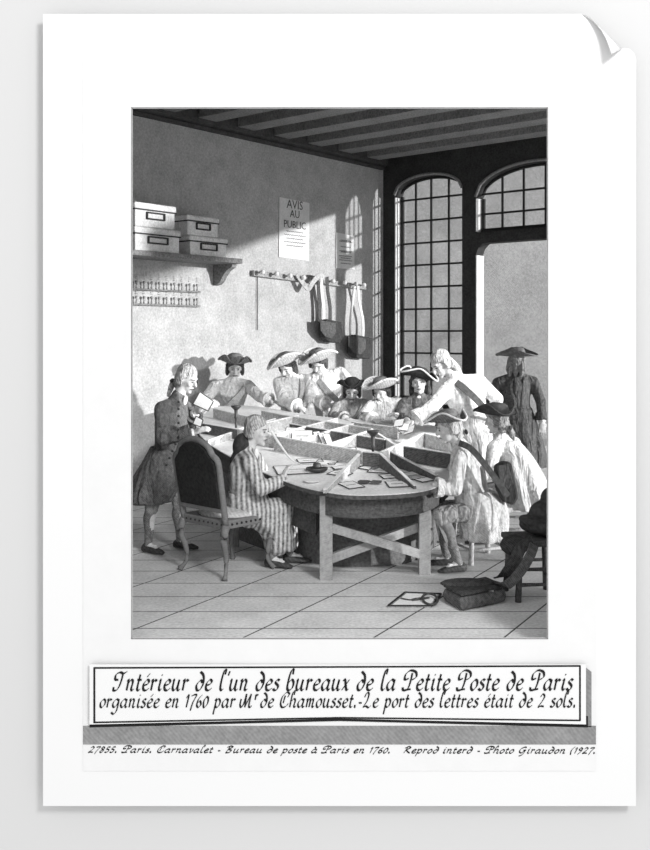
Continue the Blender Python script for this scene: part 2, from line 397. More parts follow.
# ---- pen lettering
G = {
'a': (1.0, [[(.75, .8), (.5, 1), (.15, .7), (.08, .3), (.3, 0), (.6, .25), (.75, .6)], [(.8, 1), (.72, .25), (.85, 0), (1.0, .15)]]),
'b': (.85, [[(.45, 1.5), (.42, 1.95), (.22, 1.85), (.1, 1.2), (.1, .3), (.3, 0), (.65, .2), (.7, .7), (.45, 1), (.15, .7)]]),
'c': (.75, [[(.7, .8), (.45, 1), (.12, .6), (.2, .1), (.5, 0), (.75, .2)]]),
'd': (.9, [[(.7, .7), (.45, .95), (.1, .5), (.25, .02), (.6, .1), (.8, .7), (.65, 1.4), (.25, 1.75)]]),
'e': (.78, [[(.12, .45), (.55, .6), (.65, .85), (.42, 1), (.12, .6), (.2, .1), (.5, 0), (.8, .22)]]),
'g': (.95, [[(.75, .8), (.5, 1), (.15, .7), (.08, .3), (.3, 0), (.6, .25), (.75, .6)], [(.8, 1), (.75, -.3), (.45, -.8), (.05, -.6)]]),
'h': (.95, [[(.4, 1.5), (.38, 1.95), (.18, 1.75), (.12, 1), (.12, 0)], [(.12, .6), (.45, 1), (.7, .8), (.65, .2), (.8, 0), (.95, .15)]]),
'i': (.5, [[(.08, .85), (.22, 1), (.18, .25), (.33, 0), (.5, .15)], [(.22, 1.38), (.3, 1.5)]]),
'l': (.5, [[(.38, 1.5), (.4, 1.9), (.22, 1.85), (.12, 1.2), (.12, .3), (.3, 0), (.5, .15)]]),
'm': (1.25, [[(.02, .85), (.15, 1), (.15, 0)], [(.15, .6), (.4, 1), (.55, .8), (.52, 0)], [(.52, .6), (.8, 1), (.95, .8), (.92, .2), (1.05, 0), (1.2, .15)]]),
'n': (.95, [[(.02, .85), (.15, 1), (.15, 0)], [(.15, .6), (.45, 1), (.66, .8), (.62, .2), (.75, 0), (.95, .15)]]),
'o': (.8, [[(.4, 1), (.1, .6), (.15, .15), (.4, 0), (.7, .4), (.65, .85), (.4, 1)]]),
'p': (.9, [[(.0, .8), (.18, 1), (.15, 0), (.12, -.85)], [(.15, .6), (.45, 1), (.75, .7), (.65, .15), (.35, 0), (.15, .2)]]),
'r': (.65, [[(.0, .85), (.14, 1), (.14, 0)], [(.14, .6), (.38, .98), (.58, .85)]]),
's': (.62, [[(.55, .9), (.35, 1), (.15, .75), (.5, .4), (.45, .08), (.2, 0), (.02, .15)]]),
't': (.55, [[(.25, 1.5), (.18, .25), (.35, 0), (.55, .15)], [(.02, 1), (.5, 1)]]),
'u': (1.0, [[(.02, .85), (.14, 1), (.12, .3), (.3, 0), (.6, .3), (.7, 1)], [(.72, 1), (.68, .2), (.82, 0), (1, .15)]]),
'v': (.7, [[(.02, .85), (.2, 1), (.3, .02), (.6, .5), (.6, 1)]]),
'x': (.8, [[(.02, .85), (.2, 1), (.55, .05), (.78, .12)], [(.7, 1), (.05, 0)]]),
'I': (1.2, [[(.35, 1.0), (.0, 1.05), (.0, 1.5), (.4, 1.7), (.8, 1.6), (1.15, 1.8)], [(.75, 1.65), (.68, .8), (.45, .1), (.05, 0), (.0, .3)]]),
'P': (1.3, [[(.45, 1.1), (.05, 1.0), (.05, 1.5), (.5, 1.85), (1.1, 1.7), (1.25, 1.25), (.85, .95)], [(.75, 1.6), (.7, .6), (.5, .05), (.1, .0), (.0, .25)], [(.3, 0), (.9, .1)]]),
'M': (1.6, [[(-.1, 1.0), (-.1, .3), (.15, 0), (.4, .6), (.5, 1.6)], [(.5, 1.6), (.62, 0)], [(.62, .1), (1.15, 1.6)], [(1.15, 1.6), (1.12, .2), (1.35, 0), (1.5, .2)]]),
'C': (1.2, [[(.9, 1.2), (1.05, 1.6), (.7, 1.8), (.2, 1.3), (.1, .5), (.4, .0), (.9, .1), (1.15, .45)], [(.55, 1.4), (.45, .5)]]),
'L': (1.15, [[(.0, 1.2), (.2, 1.7), (.5, 1.6), (.45, .8), (.1, .05), (.4, .12), (.8, -.05), (1.1, .2)]]),
'B': (1.2, [[(.4, 1.7), (.3, .8), (.15, 0)], [(.0, 1.4), (.5, 1.8), (.95, 1.5), (.4, .95), (.95, .6), (.7, .05), (.1, .0)]]),
'R': (1.25, [[(.35, 1.6), (.3, .8), (.15, 0)], [(.0, 1.3), (.5, 1.75), (.95, 1.4), (.4, .9), (.8, .3), (1.2, .0)]]),
'G': (1.3, [[(1.0, 1.4), (.8, 1.7), (.2, 1.2), (.15, .4), (.6, .1), (1.0, .8), (.9, -.3), (.4, -.8)], [(.7, .8), (1.15, .85)]]),
'1': (.5, [[(.05, 1.1), (.3, 1.5), (.25, 0)]]),
'2': (.85, [[(.1, 1.2), (.35, 1.55), (.65, 1.25), (.4, .6), (.05, 0), (.4, .1), (.8, .05)]]),
'5': (.75, [[(.65, 1.5), (.25, 1.45), (.2, .9), (.55, .8), (.6, .3), (.3, 0), (.05, .15)]]),
'6': (.75, [[(.6, 1.5), (.2, 1.0), (.1, .3), (.35, 0), (.65, .3), (.45, .75), (.15, .5)]]),
'7': (.75, [[(.05, 1.35), (.35, 1.5), (.7, 1.45), (.4, .6), (.25, -.4)]]),
'8': (.75, [[(.6, 1.3), (.3, 1.5), (.15, 1.15), (.6, .5), (.35, 0), (.1, .3), (.6, 1.0), (.6, 1.3)]]),
'9': (.75, [[(.6, 1.3), (.3, 1.5), (.1, 1.1), (.4, .8), (.62, 1.3), (.55, .5), (.2, -.3)]]),
'0': (.75, [[(.35, 1.3), (.1, .8), (.15, .15), (.35, 0), (.65, .5), (.6, 1.1), (.35, 1.3)]]),
'.': (.4, [[(.08, .0), (.28, .0)], [(.08, .1), (.28, .1)], [(.08, .18), (.28, .18)]]), "'": (.3, [[(.2, 1.8), (.1, 1.4)]]), '-': (.6, [[(.1, .5), (.5, .52)]]),
'(': (.5, [[(.45, 1.8), (.1, .8), (.3, -.4)]]), ' ': (.55, []), '_': (.3, []),
}
def glyph(ch):
    if ch in G: return G[ch]
    if ch == 'é': a = G['e']; return (a[0], a[1]+[[(.35, 1.25), (.62, 1.6)]])
    if ch == 'à': a = G['a']; return (a[0], a[1]+[[(.25, 1.6), (.5, 1.25)]])
    return G[' ']
def lettering(text, x0, x1, yl, yr, size, pw, depth, parent, name, slant=.22, pen=.75, thin=.16, sup=()):
    tot = sum(glyph(c)[0]+.14 for c in text); sx = (x1-x0)/tot; cx = 0; mb = MB(); out = []
    pd = V((math.cos(pen), math.sin(pen)))
    for ci, ch in enumerate(text):
        adv, st = glyph(ch); k = 1; up = 0
        if ch in ' _' and mb.v: out.append(mb.build(name, 'ink', parent)); mb = MB()
        if ci in sup: k = .6; up = .9
        for s_ in st:
            pts = cr([V((a, b, 0)) for a, b in s_], 6)
            q = []
            for p in pts:
                px = x0+(cx+p.x*k+slant*(p.y*k+up)*size/sx)*sx; py = yl+(yr-yl)*(px-x0)/(x1-x0)-(p.y*k+up)*size
                q.append(V((px, py)))
            l = []; r = []
            for i, p in enumerate(q):
                t = (q[min(i+1, len(q)-1)]-q[max(i-1, 0)]); t = t.normalized() if t.length else V((1, 0))
                w = pw*(thin+abs(t.x*(-pd.y)-t.y*pd.x*1.0)) if False else pw*(thin+abs(t.x*pd.y+t.y*pd.x))
                n = V((-t.y, t.x)); l.append(P(*(p+n*w/2), depth)); r.append(P(*(p-n*w/2), depth))
            n = len(l); vs = l+r+[v+Y*.0015 for v in l+r]; fs = []
            for i in range(n-1):
                fs += [(i, i+1, n+i+1, n+i), (2*n+i, 3*n+i, 3*n+i+1, 2*n+i+1), (i, 2*n+i, 2*n+i+1, i+1), (n+i, n+i+1, 3*n+i+1, 3*n+i)]
            mb.add(vs, fs)
        cx += (adv+.14)*(k if k < 1 else 1)
    if mb.v: out.append(mb.build(name, 'ink', parent))
    return out
lettering('27855. Paris. Carnavalet - Bureau de poste à Paris en 1760.   Reprod interd - Photo Giraudon (1927.', 88, 596, 752.5, 753.5, 3.7, 1.15, YC-.0065, sheet, 'handwritten_word', slant=.5, thin=.3)
# caption label
cap = thing('caption_label', P(337, 726, YC-.02), 'wide white caption label with black border and two lines of script', 'label')
mb = MB(); rings = []
def bow(x): return (abs(x-340)/250)**2
for i in range(25):
    x = 89.5+(586-89.5)*i/24; bo = bow(x); d = YC-.012-.02*bo
    top = P(x, 664.5-(1-bo)*.0, d); bot = P(x, 718.5+min(6, 6*bo**.5), d)
    rings.append([top, bot, bot+Y*.004, top+Y*.004])
mb.loft(rings).build('label_paper', 'plate', cap)
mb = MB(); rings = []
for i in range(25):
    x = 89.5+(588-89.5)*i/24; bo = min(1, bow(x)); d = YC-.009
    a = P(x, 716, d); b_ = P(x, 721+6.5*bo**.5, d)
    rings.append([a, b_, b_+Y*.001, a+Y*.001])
mb.loft(rings).build('label_shadow_edge', 'ink', cap)  # black strip under the label's lower edge, painted as its shadow
def capline(pts, w, dd):
    m_ = MB(); rings = []
    for i in range(25):
        t = i/24; x = pts[0][0]+(pts[1][0]-pts[0][0])*t; y = pts[0][1]+(pts[1][1]-pts[0][1])*t
        d = YC-.0135-.02*bow(x)-dd
        if abs(pts[1][0]-pts[0][0]) > 5: a, b_ = P(x, y-w/2, d), P(x, y+w/2, d)
        else: a, b_ = P(x-w/2, y, d), P(x+w/2, y, d)
        rings.append([a, b_, b_+Y*.001, a+Y*.001])
    return m_.loft(rings)
m_ = capline([(93.5, 668), (580.5, 666)], 1.7, 0)
for q in (capline([(93.5, 722.5), (340, 717.8)], 1.6, 0), capline([(340, 717.8), (580.5, 720.5)], 1.6, 0), capline([(94.3, 667.5), (94.3, 723)], 2.0, 0), capline([(580, 665.5), (580, 721)], 1.8, 0)):
    m_.add(q.v, q.f)
m_.build('border', 'ink', cap)
def curved_text(*a, **k):
    os_ = lettering(*a, **k)
    off = -WL(cap)
    for v in [v for o in os_ for v in o.data.vertices]:
        w = v.co; px = CX+w.x*FL/w.y; nd = YC-.0135-.02*bow(px)-(.0015 if w.y < YC-.0192 else 0)
        w2 = w*(1); s_ = nd/w.y
        v.co = V((w.x*s_, nd, CH+(w.z-CH)*s_))
t1 = "Intérieur de l'un des bureaux de la Petite Poste de Paris"
curved_text(t1, 113, 573, 690.5, 690, 10.6, 2.4, YC-.02, cap, 'word', slant=.2)
t2 = "organisée en 1760 par Mr_de Chamousset.-Le port des lettres était de 2 sols."
curved_text(t2, 99, 579, 707.5, 707.0, 8.3, 1.9, YC-.02, cap, 'word', slant=.2, sup=(23,))
# ================================================================== ON THE WALL
def wbox(mb, c, la, lb, lz): return mb.box(c, A*(la/2), B*(lb/2), Z*(lz/2))
sh = thing('wall_shelf', WA(190, 262, .2), 'long wooden wall shelf carrying four boxes, held by a curved bracket', 'shelf')
e1 = WA(232, 262, .25); z_sh = e1.z
e1 = V((e1.x, e1.y, 0)); e0 = e1-A*4.2
pz = z_sh
c = (e0+e1)/2; off = (c-CORN).dot(B)
cb = c-B*(off-.22); wbox(MB(), cb+Z*(pz), 4.2, .44, .06).build('shelf_board', 'shelf', sh, bevel=.008)
eb = e1-B*((e1-CORN).dot(B)); br = eb-A*.05
prof = [(0.0, 0), (.34, 0), (.33, -.04), (.24, -.08), (.17, -.15), (.13, -.21), (.07, -.25), (0, -.26)]
MB().prism([br-A*.04+B*(b_+.005)+Z*(pz-.03+z_) for b_, z_ in prof], A*.08).build('bracket', 'shelf', sh)
def carton(x0, x1, ybot, zb, hgt, lab, dep=.34, o_=.04):
    a = WA(x0, ybot, .40); b = WA(x1, ybot, .40); ln = (b-a).length; m0 = (a+b)/2; m0.z = 0
    m0 = m0-B*(dep/2)
    hgt_b = hgt*.72
    t = thing('storage_box', m0+Z*zb, lab, 'box', 'boxes on the wall shelf')
    wbox(MB(), m0+Z*(zb+hgt_b/2), ln-.02, dep-.02, hgt_b).build('box_body', 'box', t, bevel=.01)
    wbox(MB(), m0+Z*(zb+hgt_b+(hgt-hgt_b)/2), ln+.015, dep+.01, hgt-hgt_b).build('box_lid', 'box', t, bevel=.02)
    wbox(MB(), m0+Z*(zb+hgt_b-.004), ln+.004, dep+.012, .012).build('lid_edge', 'boxline', t)
    fr = MB(); cc = m0+B*(dep/2)+Z*(zb+hgt_b*.66)
    for dz in (-.035, .035): wbox(fr, cc+Z*dz, ln*.42, .02, .016)
    for da in (-.21, .21): wbox(fr, cc+A*(ln*da), .016, .02, .08)
    fr.build('label_holder', 'boxline', t)
    return m0
zt = pz+.03
carton(135, 180.5, 252, zt, .27, 'pale storage box standing on the shelf at its left end, under another box')
carton(135, 176, 225, zt+.272, .27, 'pale storage box lying on top of the larger left box')
carton(190, 227.5, 255, zt, .235, 'pale storage box standing on the shelf near the bracket, under a smaller box')
carton(187.5, 219, 240, zt+.237, .235, 'small shaded storage box on top of the box near the bracket')
# two numbered tag rails under the shelf
for k_, (ya, yb2, nm) in enumerate(((289, 292, 'upper'), (303.5, 307, 'lower'))):
    a = WA(118, ya-.6, .03); b = WA(199.5, yb2, .03); zz = (a.z+b.z)/2
    a.z = b.z = zz
    t = thing('tag_rail', a, nm+' narrow rail of small hanging stamps on the wall below the shelf', 'rail')
    MB().bar(a, b, .04, .022).build('rail', 'shelf', t)
    for i in range(9):
        xx = 136.5+i*7.6
        p = WA(xx, ya, .045); p.z = zz+.01
        m_ = MB().lathe(p, [(.006, 0), (.015, .010), (.009, .025), (.008, .05), (.020, .070), (.017, .085), (.005, .09)], 8)
        m_.build('stamp', 'rail', t, smooth=True)
        nb = MB()
        pp = WA(xx, ya, .012); pp.z = zz+.15
        for dz, w_ in ((.022, .03), (0, .018), (-.022, .03)): wbox(nb, pp+Z*dz, w_, .003, .008)
        nb.build('number_mark', 'rail', t)
# posters
def text_mesh(s, origin, right, up, size, name, m, parent):
    cu = bpy.data.curves.new(name, 'FONT'); cu.body = s; cu.size = size; cu.align_x = 'CENTER'; cu.extrude = .001; cu.resolution_u = 2
    o = bpy.data.objects.new(name, cu); C.objects.link(o)
    bpy.context.view_layer.update()
    me = bpy.data.meshes.new_from_object(o.evaluated_get(bpy.context.evaluated_depsgraph_get()))
    bpy.data.objects.remove(o); nn = right.cross(up)
    for v in me.vertices: v.co = origin+right*v.co.x+up*v.co.y+nn*v.co.z
    me.materials.clear(); me.materials.append(M[m])
    o = bpy.data.objects.new(name, me); C.objects.link(o); o.parent = parent; o.location = -WL(parent); return o
def poster(q, lines, lab, sq):
    pts = [WA(x, y, .012) for x, y in q]
    t = thing('wall_notice', pts[3], lab, 'poster')
    MB().prism(pts, B*-.008).build('notice_paper', 'poster', t)
    c = (pts[0]+pts[1])/2
    for s_, fy, sz in lines:
        o_ = c+B*.003; o_.z = pts[0].z+(pts[3].z-pts[0].z)*fy
        text_mesh(s_, o_, A, Z, sz, 'notice_text', 'posterink', t)
    ml = MB(); w_ = (pts[1]-pts[0]).length
    for i, fy in enumerate(sq):
        o_ = c+B*.003; o_.z = pts[0].z+(pts[3].z-pts[0].z)*fy; hw = w_*(.36 if i % 2 else .28)
        pt = [o_+A*(-hw+2*hw*j/30)+Z*(.008*math.sin(j*2.1+i)) for j in range(31)]
        ml.ribbon(pt, B, .007, .001)
    ml.build('small_print', 'posterink', t)
poster([(279.5, 197), (309.5, 203), (309, 261), (279, 257)], [('AVIS', .16, .17), ('AU', .31, .15), ('PUBLIC', .49, .145)], 'large pale wall notice headed AVIS AU PUBLIC above the peg rail', [.55, .61, .67, .73, .79])
poster([(336.5, 232.5), (354.5, 236), (354.5, 269.5), (336, 268)], [], 'small pale wall notice hanging right of the larger one near the corner', [.2, .23, .38, .50, .53, .64, .70, .76, .85])
# peg rail
pr0 = WA(252.5, 273, .04); pr1 = WA(366.5, 287.5, .04)
t = thing('peg_rail', pr0, 'long wooden coat peg rail with round knobs on the wall', 'rail')
MB().bar(pr0, pr1, .05, .075).build('rail_board', 'rail', t, bevel=.006)
pegs = []
for x in (262.5, 276.5, 290, 303.5, 320, 333, 345, 356, 364):
    f_ = (x-252.5)/114; y = 273+14.5*f_
    p = WA(x, y-2.2, .06); q = WA(x, y-2.2, .15); pegs.append(q)
    m_ = MB().tube([p, q], [.012, .014], 8); m_.ball(q, .034, 10, 8); m_.build('peg', 'knob', t, smooth=True)
MB().sweep([WA(257.5, y, .02) for y in (276, 290, 310, 330)], .006, 6).build('hanging_cord', 'strapdark', t)
# folded ribbon over two pegs
rb = MB().ribbon(cr([WA(x, y, o_) for x, y, o_ in ((297, 274, .10), (303, 283, .13), (308.5, 288.5, .16), (313, 282, .17), (319, 276, .17), (324, 277.5, .14))], 5), B, .075, .012)
tag(rb.build('scarf', 'strap'), 'folded strip of cloth slung between two pegs of the rail', 'scarf')
def wall_bag(xs, yt, x0, x1, y0, y1, lab, m='leather', light=0):
    base = WA((x0+x1)/2, y1, .12)
    t = thing('satchel', base, lab, 'bag', 'mail satchels hanging on the peg rail')
    pts = [(x0, y0+1), (x0+2, y0-1), (x1-2, y0+2), (x1, y0+5), (x1+.5, y1-6), (x1-3, y1), (x0+4, y1-1), (x0-.5, y1-6)]
    MB().prism([WA(x, y, .05) for x, y in pts], B*.13).build('pouch', m, t, bevel=.02)
    w = x1-x0
    pts = [(x0+1, y0), (x1-1, y0+3), (x1-.5, y0+(y1-y0)*.55), (x1-w*.3, y0+(y1-y0)*.82), (x0+w*.35, y0+(y1-y0)*.72), (x0+1.5, y0+(y1-y0)*.45)]
    fp = MB().prism([WA(x, y, .185) for x, y in pts], B*.014).build('flap', 'leather2', t, bevel=.005)
    for i, (xa, xb) in enumerate(xs):
        pp = cr([WA(xa, yt, .14), WA((xa*2+xb)/3-.5, yt+(y0-yt)*.3, .11), WA(xb, yt+(y0-yt)*.7, .10), WA(xb, y0+3, .10)], 5)
        MB().ribbon(pp, B, .05 if light else .065, .01).build('strap', 'hatedge' if (light or i == 1) else 'strapdark', t)
    return t
wall_bag([(319, 319.5), (321.5, 323.5), (327, 330)], 277, 318.5, 336, 320, 343, 'dark mail satchel hanging on three straps from the middle of the peg rail')
wall_bag([(354.5, 350.5), (358, 363)], 286, 346.5, 366, 335.5, 359, 'dark mail satchel hanging on two pale straps nearest the corner', light=1)
# ================================================================== TABLE
outline = [(196, 418), (201, 409.5), (215, 406.5), (245, 405.5), (275, 409), (310, 415), (350, 419), (392, 420), (425, 424), (452, 430), (463, 440), (466, 453), (460, 468), (448, 480),
           (432, 488.5), (410, 492.5), (380, 494.5), (350, 494.5), (325, 491.5), (300, 486), (275, 477), (245, 464), (214, 447), (198, 432)]
tp = [T(x, y) for x, y in outline]
tc_ = sum(tp, V())/len(tp)
table = thing('sorting_table', V((tc_.x, tc_.y, 0)), 'large rounded wooden mail sorting table with raised dividers and crossed braces below', 'table')
smooth_tp = cr(tp+[tp[0]], 4)[:-1]
MB().prism(smooth_tp, Z*-.012).build('tabletop', 'tabletop', table)
def inset(p, k_): q = tc_+(p-tc_)*k_; q.z = table_z(q); return q
rim = MB(); rings = []
for p in smooth_tp:
    i_, o_ = inset(p, .99), inset(p, 1.006)
    rings.append([i_-Z*.013, o_-Z*.004, o_-Z*.035, i_-Z*.035])
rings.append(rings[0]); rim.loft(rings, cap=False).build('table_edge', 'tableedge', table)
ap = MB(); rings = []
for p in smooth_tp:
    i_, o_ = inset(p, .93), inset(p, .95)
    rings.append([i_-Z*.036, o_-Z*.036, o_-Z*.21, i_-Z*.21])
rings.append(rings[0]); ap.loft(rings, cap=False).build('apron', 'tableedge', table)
def leg(x0, x1, y, w=.13):
    p = F((x0+x1)/2, y); zt_ = .72+TS*(p.y-7.6)-.056
    wd = (x1-x0)*p.y/FL
    MB().box(V((p.x, p.y+wd*.5, zt_/2)), X*(wd*.36), Y*(wd*.36), Z*(zt_/2)).build('leg', 'tableleg', table, bevel=.004).rotation_euler
    return V((p.x, p.y+wd*.5, 0))
l1 = leg(317, 335, 581); l2 = leg(417, 433, 575.5)
l3 = leg(228, 240, 548); l4 = leg(432, 446, 543); leg(262, 272, 505); leg(372, 382, 505); leg(214, 222, 512)
br = MB()
z1, z2 = P(334, 527, l1.y).z, P(418, 553, l2.y).z
br.bar(V((l1.x+.04, l1.y-.02, z1)), V((l2.x-.04, l2.y-.02, z2)), .05, .07)
br.build('cross_brace', 'tableleg', table)
MB().bar(V((l1.x+.04, l1.y+.06, P(334, 560, l1.y).z)), V((l2.x-.02, l2.y+.06, P(420, 527, l2.y).z)), .05, .07).build('cross_brace', 'tableleg', table)
# drawer box under the clerk side
q = [F(283, 560), F(316, 572), F(316, 540), F(275, 530)]
db = MB().prism([V((a.x, a.y, table_z(a)-.42)) for a in (T(268, 466), T(316, 484), T(330, 462), T(290, 450))], Z*.36); db.build('drawer_case', 'tableedge', table)
MB().box(V((P(352, 506, 7.75).x, 7.76, P(352, 506, 7.75).z)), X*.14, Y*.02, Z*.05).build('drawer_front', 'tableleg', table)
pd = MB(); rings = []
for p in smooth_tp:
    q = tc_+V(((p.x-tc_.x)*.80, (p.y-tc_.y)*.66, 0)); rings.append([V((q.x, q.y, 0.002)), V((q.x, q.y, table_z(q)-.02))])
n_ = len(rings); pd.loft([[g[0] for g in rings], [g[1] for g in rings]]).build('pedestal', 'pedestal', table)
# dividers: boards standing on the table, given by their top edge
DV = []
def board(x0, y0, x1, y1, h=.13, th=.022, m='divider', h1=None):
    a, b = T(x0, y0, h), T(x1, y1, h if h1 is None else h1)
    n = (b-a).cross(Z).normalized()*(th/2)
    za, zb = table_z(a)+.0005, table_z(b)+.0005
    vs = []
    for p, zz in ((a, za), (b, zb)):
        for s_ in (-1, 1): vs += [V((p.x, p.y, zz))+n*s_, p+n*s_]
    MB().add(vs, [(0, 1, 5, 4), (2, 6, 7, 3), (1, 3, 7, 5), (0, 4, 6, 2), (0, 2, 3, 1), (4, 5, 7, 6)]).build('divider', m, table)
    # pale top edge
    tt = MB()
    tt.bar(a+Z*.004, b+Z*.004, th*1.15, .008); tt.build('divider_edge', 'tabletop', table)
board(275, 436.5, 362, 451.5)
board(362, 451.5, 325, 489.5, h=.11, th=.028, h1=.03)
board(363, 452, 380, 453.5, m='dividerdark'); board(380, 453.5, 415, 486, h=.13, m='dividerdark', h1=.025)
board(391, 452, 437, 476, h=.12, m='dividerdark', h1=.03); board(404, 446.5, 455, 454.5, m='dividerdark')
board(381, 452.5, 424, 433.5, h=.12); board(424, 433.5, 452, 441, h=.12)
board(276, 434.5, 337, 418.5, h=.11); board(301, 439.5, 353, 424, h=.11); board(327, 445, 372, 430, h=.11)
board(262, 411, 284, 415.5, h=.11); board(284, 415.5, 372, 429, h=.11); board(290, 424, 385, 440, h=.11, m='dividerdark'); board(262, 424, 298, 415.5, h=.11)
board(352, 422.5, 398, 428, h=.11); board(372, 430, 398, 447, h=.11)
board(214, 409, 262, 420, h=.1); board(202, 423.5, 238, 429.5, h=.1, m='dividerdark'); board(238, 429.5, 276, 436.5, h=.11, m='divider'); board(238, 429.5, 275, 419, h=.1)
board(207, 441, 238, 430.5, h=.06)
def sheet_on(x, y, w, h, ang, lab, name='letter', cat='letter', off=.004, th=.004, tilt=0, fold=False, group=None, pt=None):
    p = T(x, y, off) if pt is None else pt
    tx = V((1, 0, 0)); ty = V((0, 1, TS)).normalized(); n = tx.cross(ty)
    rx = Matrix.Rotation(ang, 3, n); a = rx@tx; b = rx@ty
    if tilt: r2 = Matrix.Rotation(tilt, 3, a); b = r2@b; n = r2@n; p = p+b*(h/2)*(1 if tilt > .3 else 0)
    t = thing(name, p, lab, cat, group)
    MB().box(p+n*.004, a*(w/2), b*(h/2), n*(th/2)).build('paper', 'paper', t)
    e = MB(); g = .0035
    for s_ in (-1, 1):
        e.box(p+n*.0045+a*(s_*w/2), a*g, b*(h/2+g), n*(th/2+.001)); e.box(p+n*.0045+b*(s_*h/2), a*(w/2+g), b*g, n*(th/2+.001))
    e.build('outline', 'paperedge', t)
    if fold:
        MB().box(p+n*(.005+th/2), a*(w*.3), b*.003, n*.001).build('writing_line', 'paperedge', t)
    return t
sheet_on(351, 485.5, .14, .20, .5, 'open letter lying near the front rim of the table, left of the folded scrap', fold=True)
sheet_on(397, 484.5, .16, .18, .15, 'letter with dark outline at the front rim beside the dark slanting divider', fold=True)
sheet_on(381, 471, .20, .16, -.3, 'letter lying behind the two front letters', fold=True)
sheet_on(370, 468, .15, .14, .9, 'small letter under the tall spike holder')
sheet_on(345+17, 466.5, .10, .20, .35, 'narrow letter leaning in the wedge, second from the centre divider', tilt=.5)
sheet_on(356.5, 464, .09, .20, .3, 'narrow letter leaning closest to the centre divider', tilt=.55)
sheet_on(342, 466, .20, .22, .3, 'sheet of paper on the writing side next to the centre divider', fold=True)
sheet_on(326, 463, .18, .2, -.2, 'sheet of paper under the long divider on the writing side')
sheet_on(296, 470, .35, .3, .2, 'writing sheet lying under the hand of the seated clerk', fold=True)
sheet_on(412, 476, .15, .22, .5, 'letter in the dark right compartment, left one of two', fold=True)
sheet_on(421, 479, .13, .2, .6, 'letter in the dark right compartment, right one of two', fold=True)
for i, (x, y, w_) in enumerate(((293, 433, 'leftmost'), (302, 436, 'rightmost'))):
    sheet_on(x, y+6, .2, .13, .3*i-.3, 'letter in the grid compartment just behind the long board, '+w_, fold=True, tilt=.8, off=.012)
for i, (x, y, w_) in enumerate(((320, 439, 'leftmost of three leaning letters'), (325, 440.5, 'middle one of three leaning letters'), (330, 441.5, 'rightmost of three leaning letters'))):
    sheet_on(x+1, y+6, .07, .15, .5, w_+' in the second grid compartment', tilt=.8, off=.012)
for i, (x, y, w_) in enumerate(((372, 437, 'flat on the right side'), (388, 433, 'near the reaching hand'))):
    sheet_on(x, y, .25, .15, .2*i, 'letter in the rear compartment '+w_, fold=True)
sheet_on(340, 474, .18, .12, -.5, 'letter lying beside the inner end of the slanting pale divider', fold=True)
sheet_on(391, 476.5, .17, .13, .3, 'letter half under the dark slanting divider', fold=True)
sheet_on(310, 461, .22, .14, .2, 'letter lying behind the ink dish', fold=True)
# folded scrap
p = T(370, 483, .01)
tag(MB().box(p+V((-.05, .01, .01)), V((.04, -.01, 0)), V((.01, .03, 0)), Z*.008).box(p+V((.05, -.01, .012)), V((.035, -.012, 0)), V((.01, .028, 0)), Z*.008).box(p+Z*.012, V((.03, -.01, 0)), V((0, .01, 0)), Z*.006).build('folded_scrap', 'tableedge'), 'small dark twisted scrap lying between the front letters', 'paper scrap')
# inkwell dish, small plate, quill
p = T(317, 472, .0)
t = thing('ink_dish', p, 'dark round ink dish on the writing side of the table', 'inkwell')
MB().lathe(p+Z*.003, [(.05, 0), (.085, .012), (.095, .035), (.085, .036), (.07, .02), (.01, .018)], 20).build('dish', 'metal', t, smooth=True)
MB().lathe(p+Z*.02, [(.035, 0), (.04, .03), (.03, .055), (.018, .06)], 14).build('ink_pot', 'metal', t, smooth=True)
MB().sweep([p+V((.02, 0, .05)), p+V((.16, -.02, .055)), p+V((.24, -.03, .04))], [.004, .007, .003], 6).build('pen', 'hatedge', t)
p = T(312, 482.5, .0)
tag(MB().lathe(p+Z*.004, [(.02, 0), (.055, .003), (.07, .012), (.066, .013), (.04, .007), (.005, .006)], 20).build('saucer', 'paper', smooth=True), 'small pale saucer on the table rim in front of the ink dish', 'saucer')
def spike(x, y, h, lab, rt):
    p = T(x, y, 0); p = V((p.x, p.y, table_z(p)))
    t = thing('spike_holder', p, lab, 'stand')
    MB().lathe(p, [(.035, 0), (.035, .01), (.012, .02), (.011, h*.5), (.022, h*.55), (.014, h*.62), (.02, h*.86)], 14).build('stem', 'metal', t, smooth=True)
    MB().lathe(p+Z*(h*.84), [(.02, 0), (.035, h*.05), (rt, h*.12), (rt*1.02, h*.16), (rt*.8, h*.16), (.02, h*.1)], 18).build('cup', 'metal', t, smooth=True)
spike(373, 466, .31, 'tall dark spike holder with a cup top in the front wedge of the table', .055)
spike(236, 432, .27, 'dark spike holder with a cup top at the left part of the table', .052)
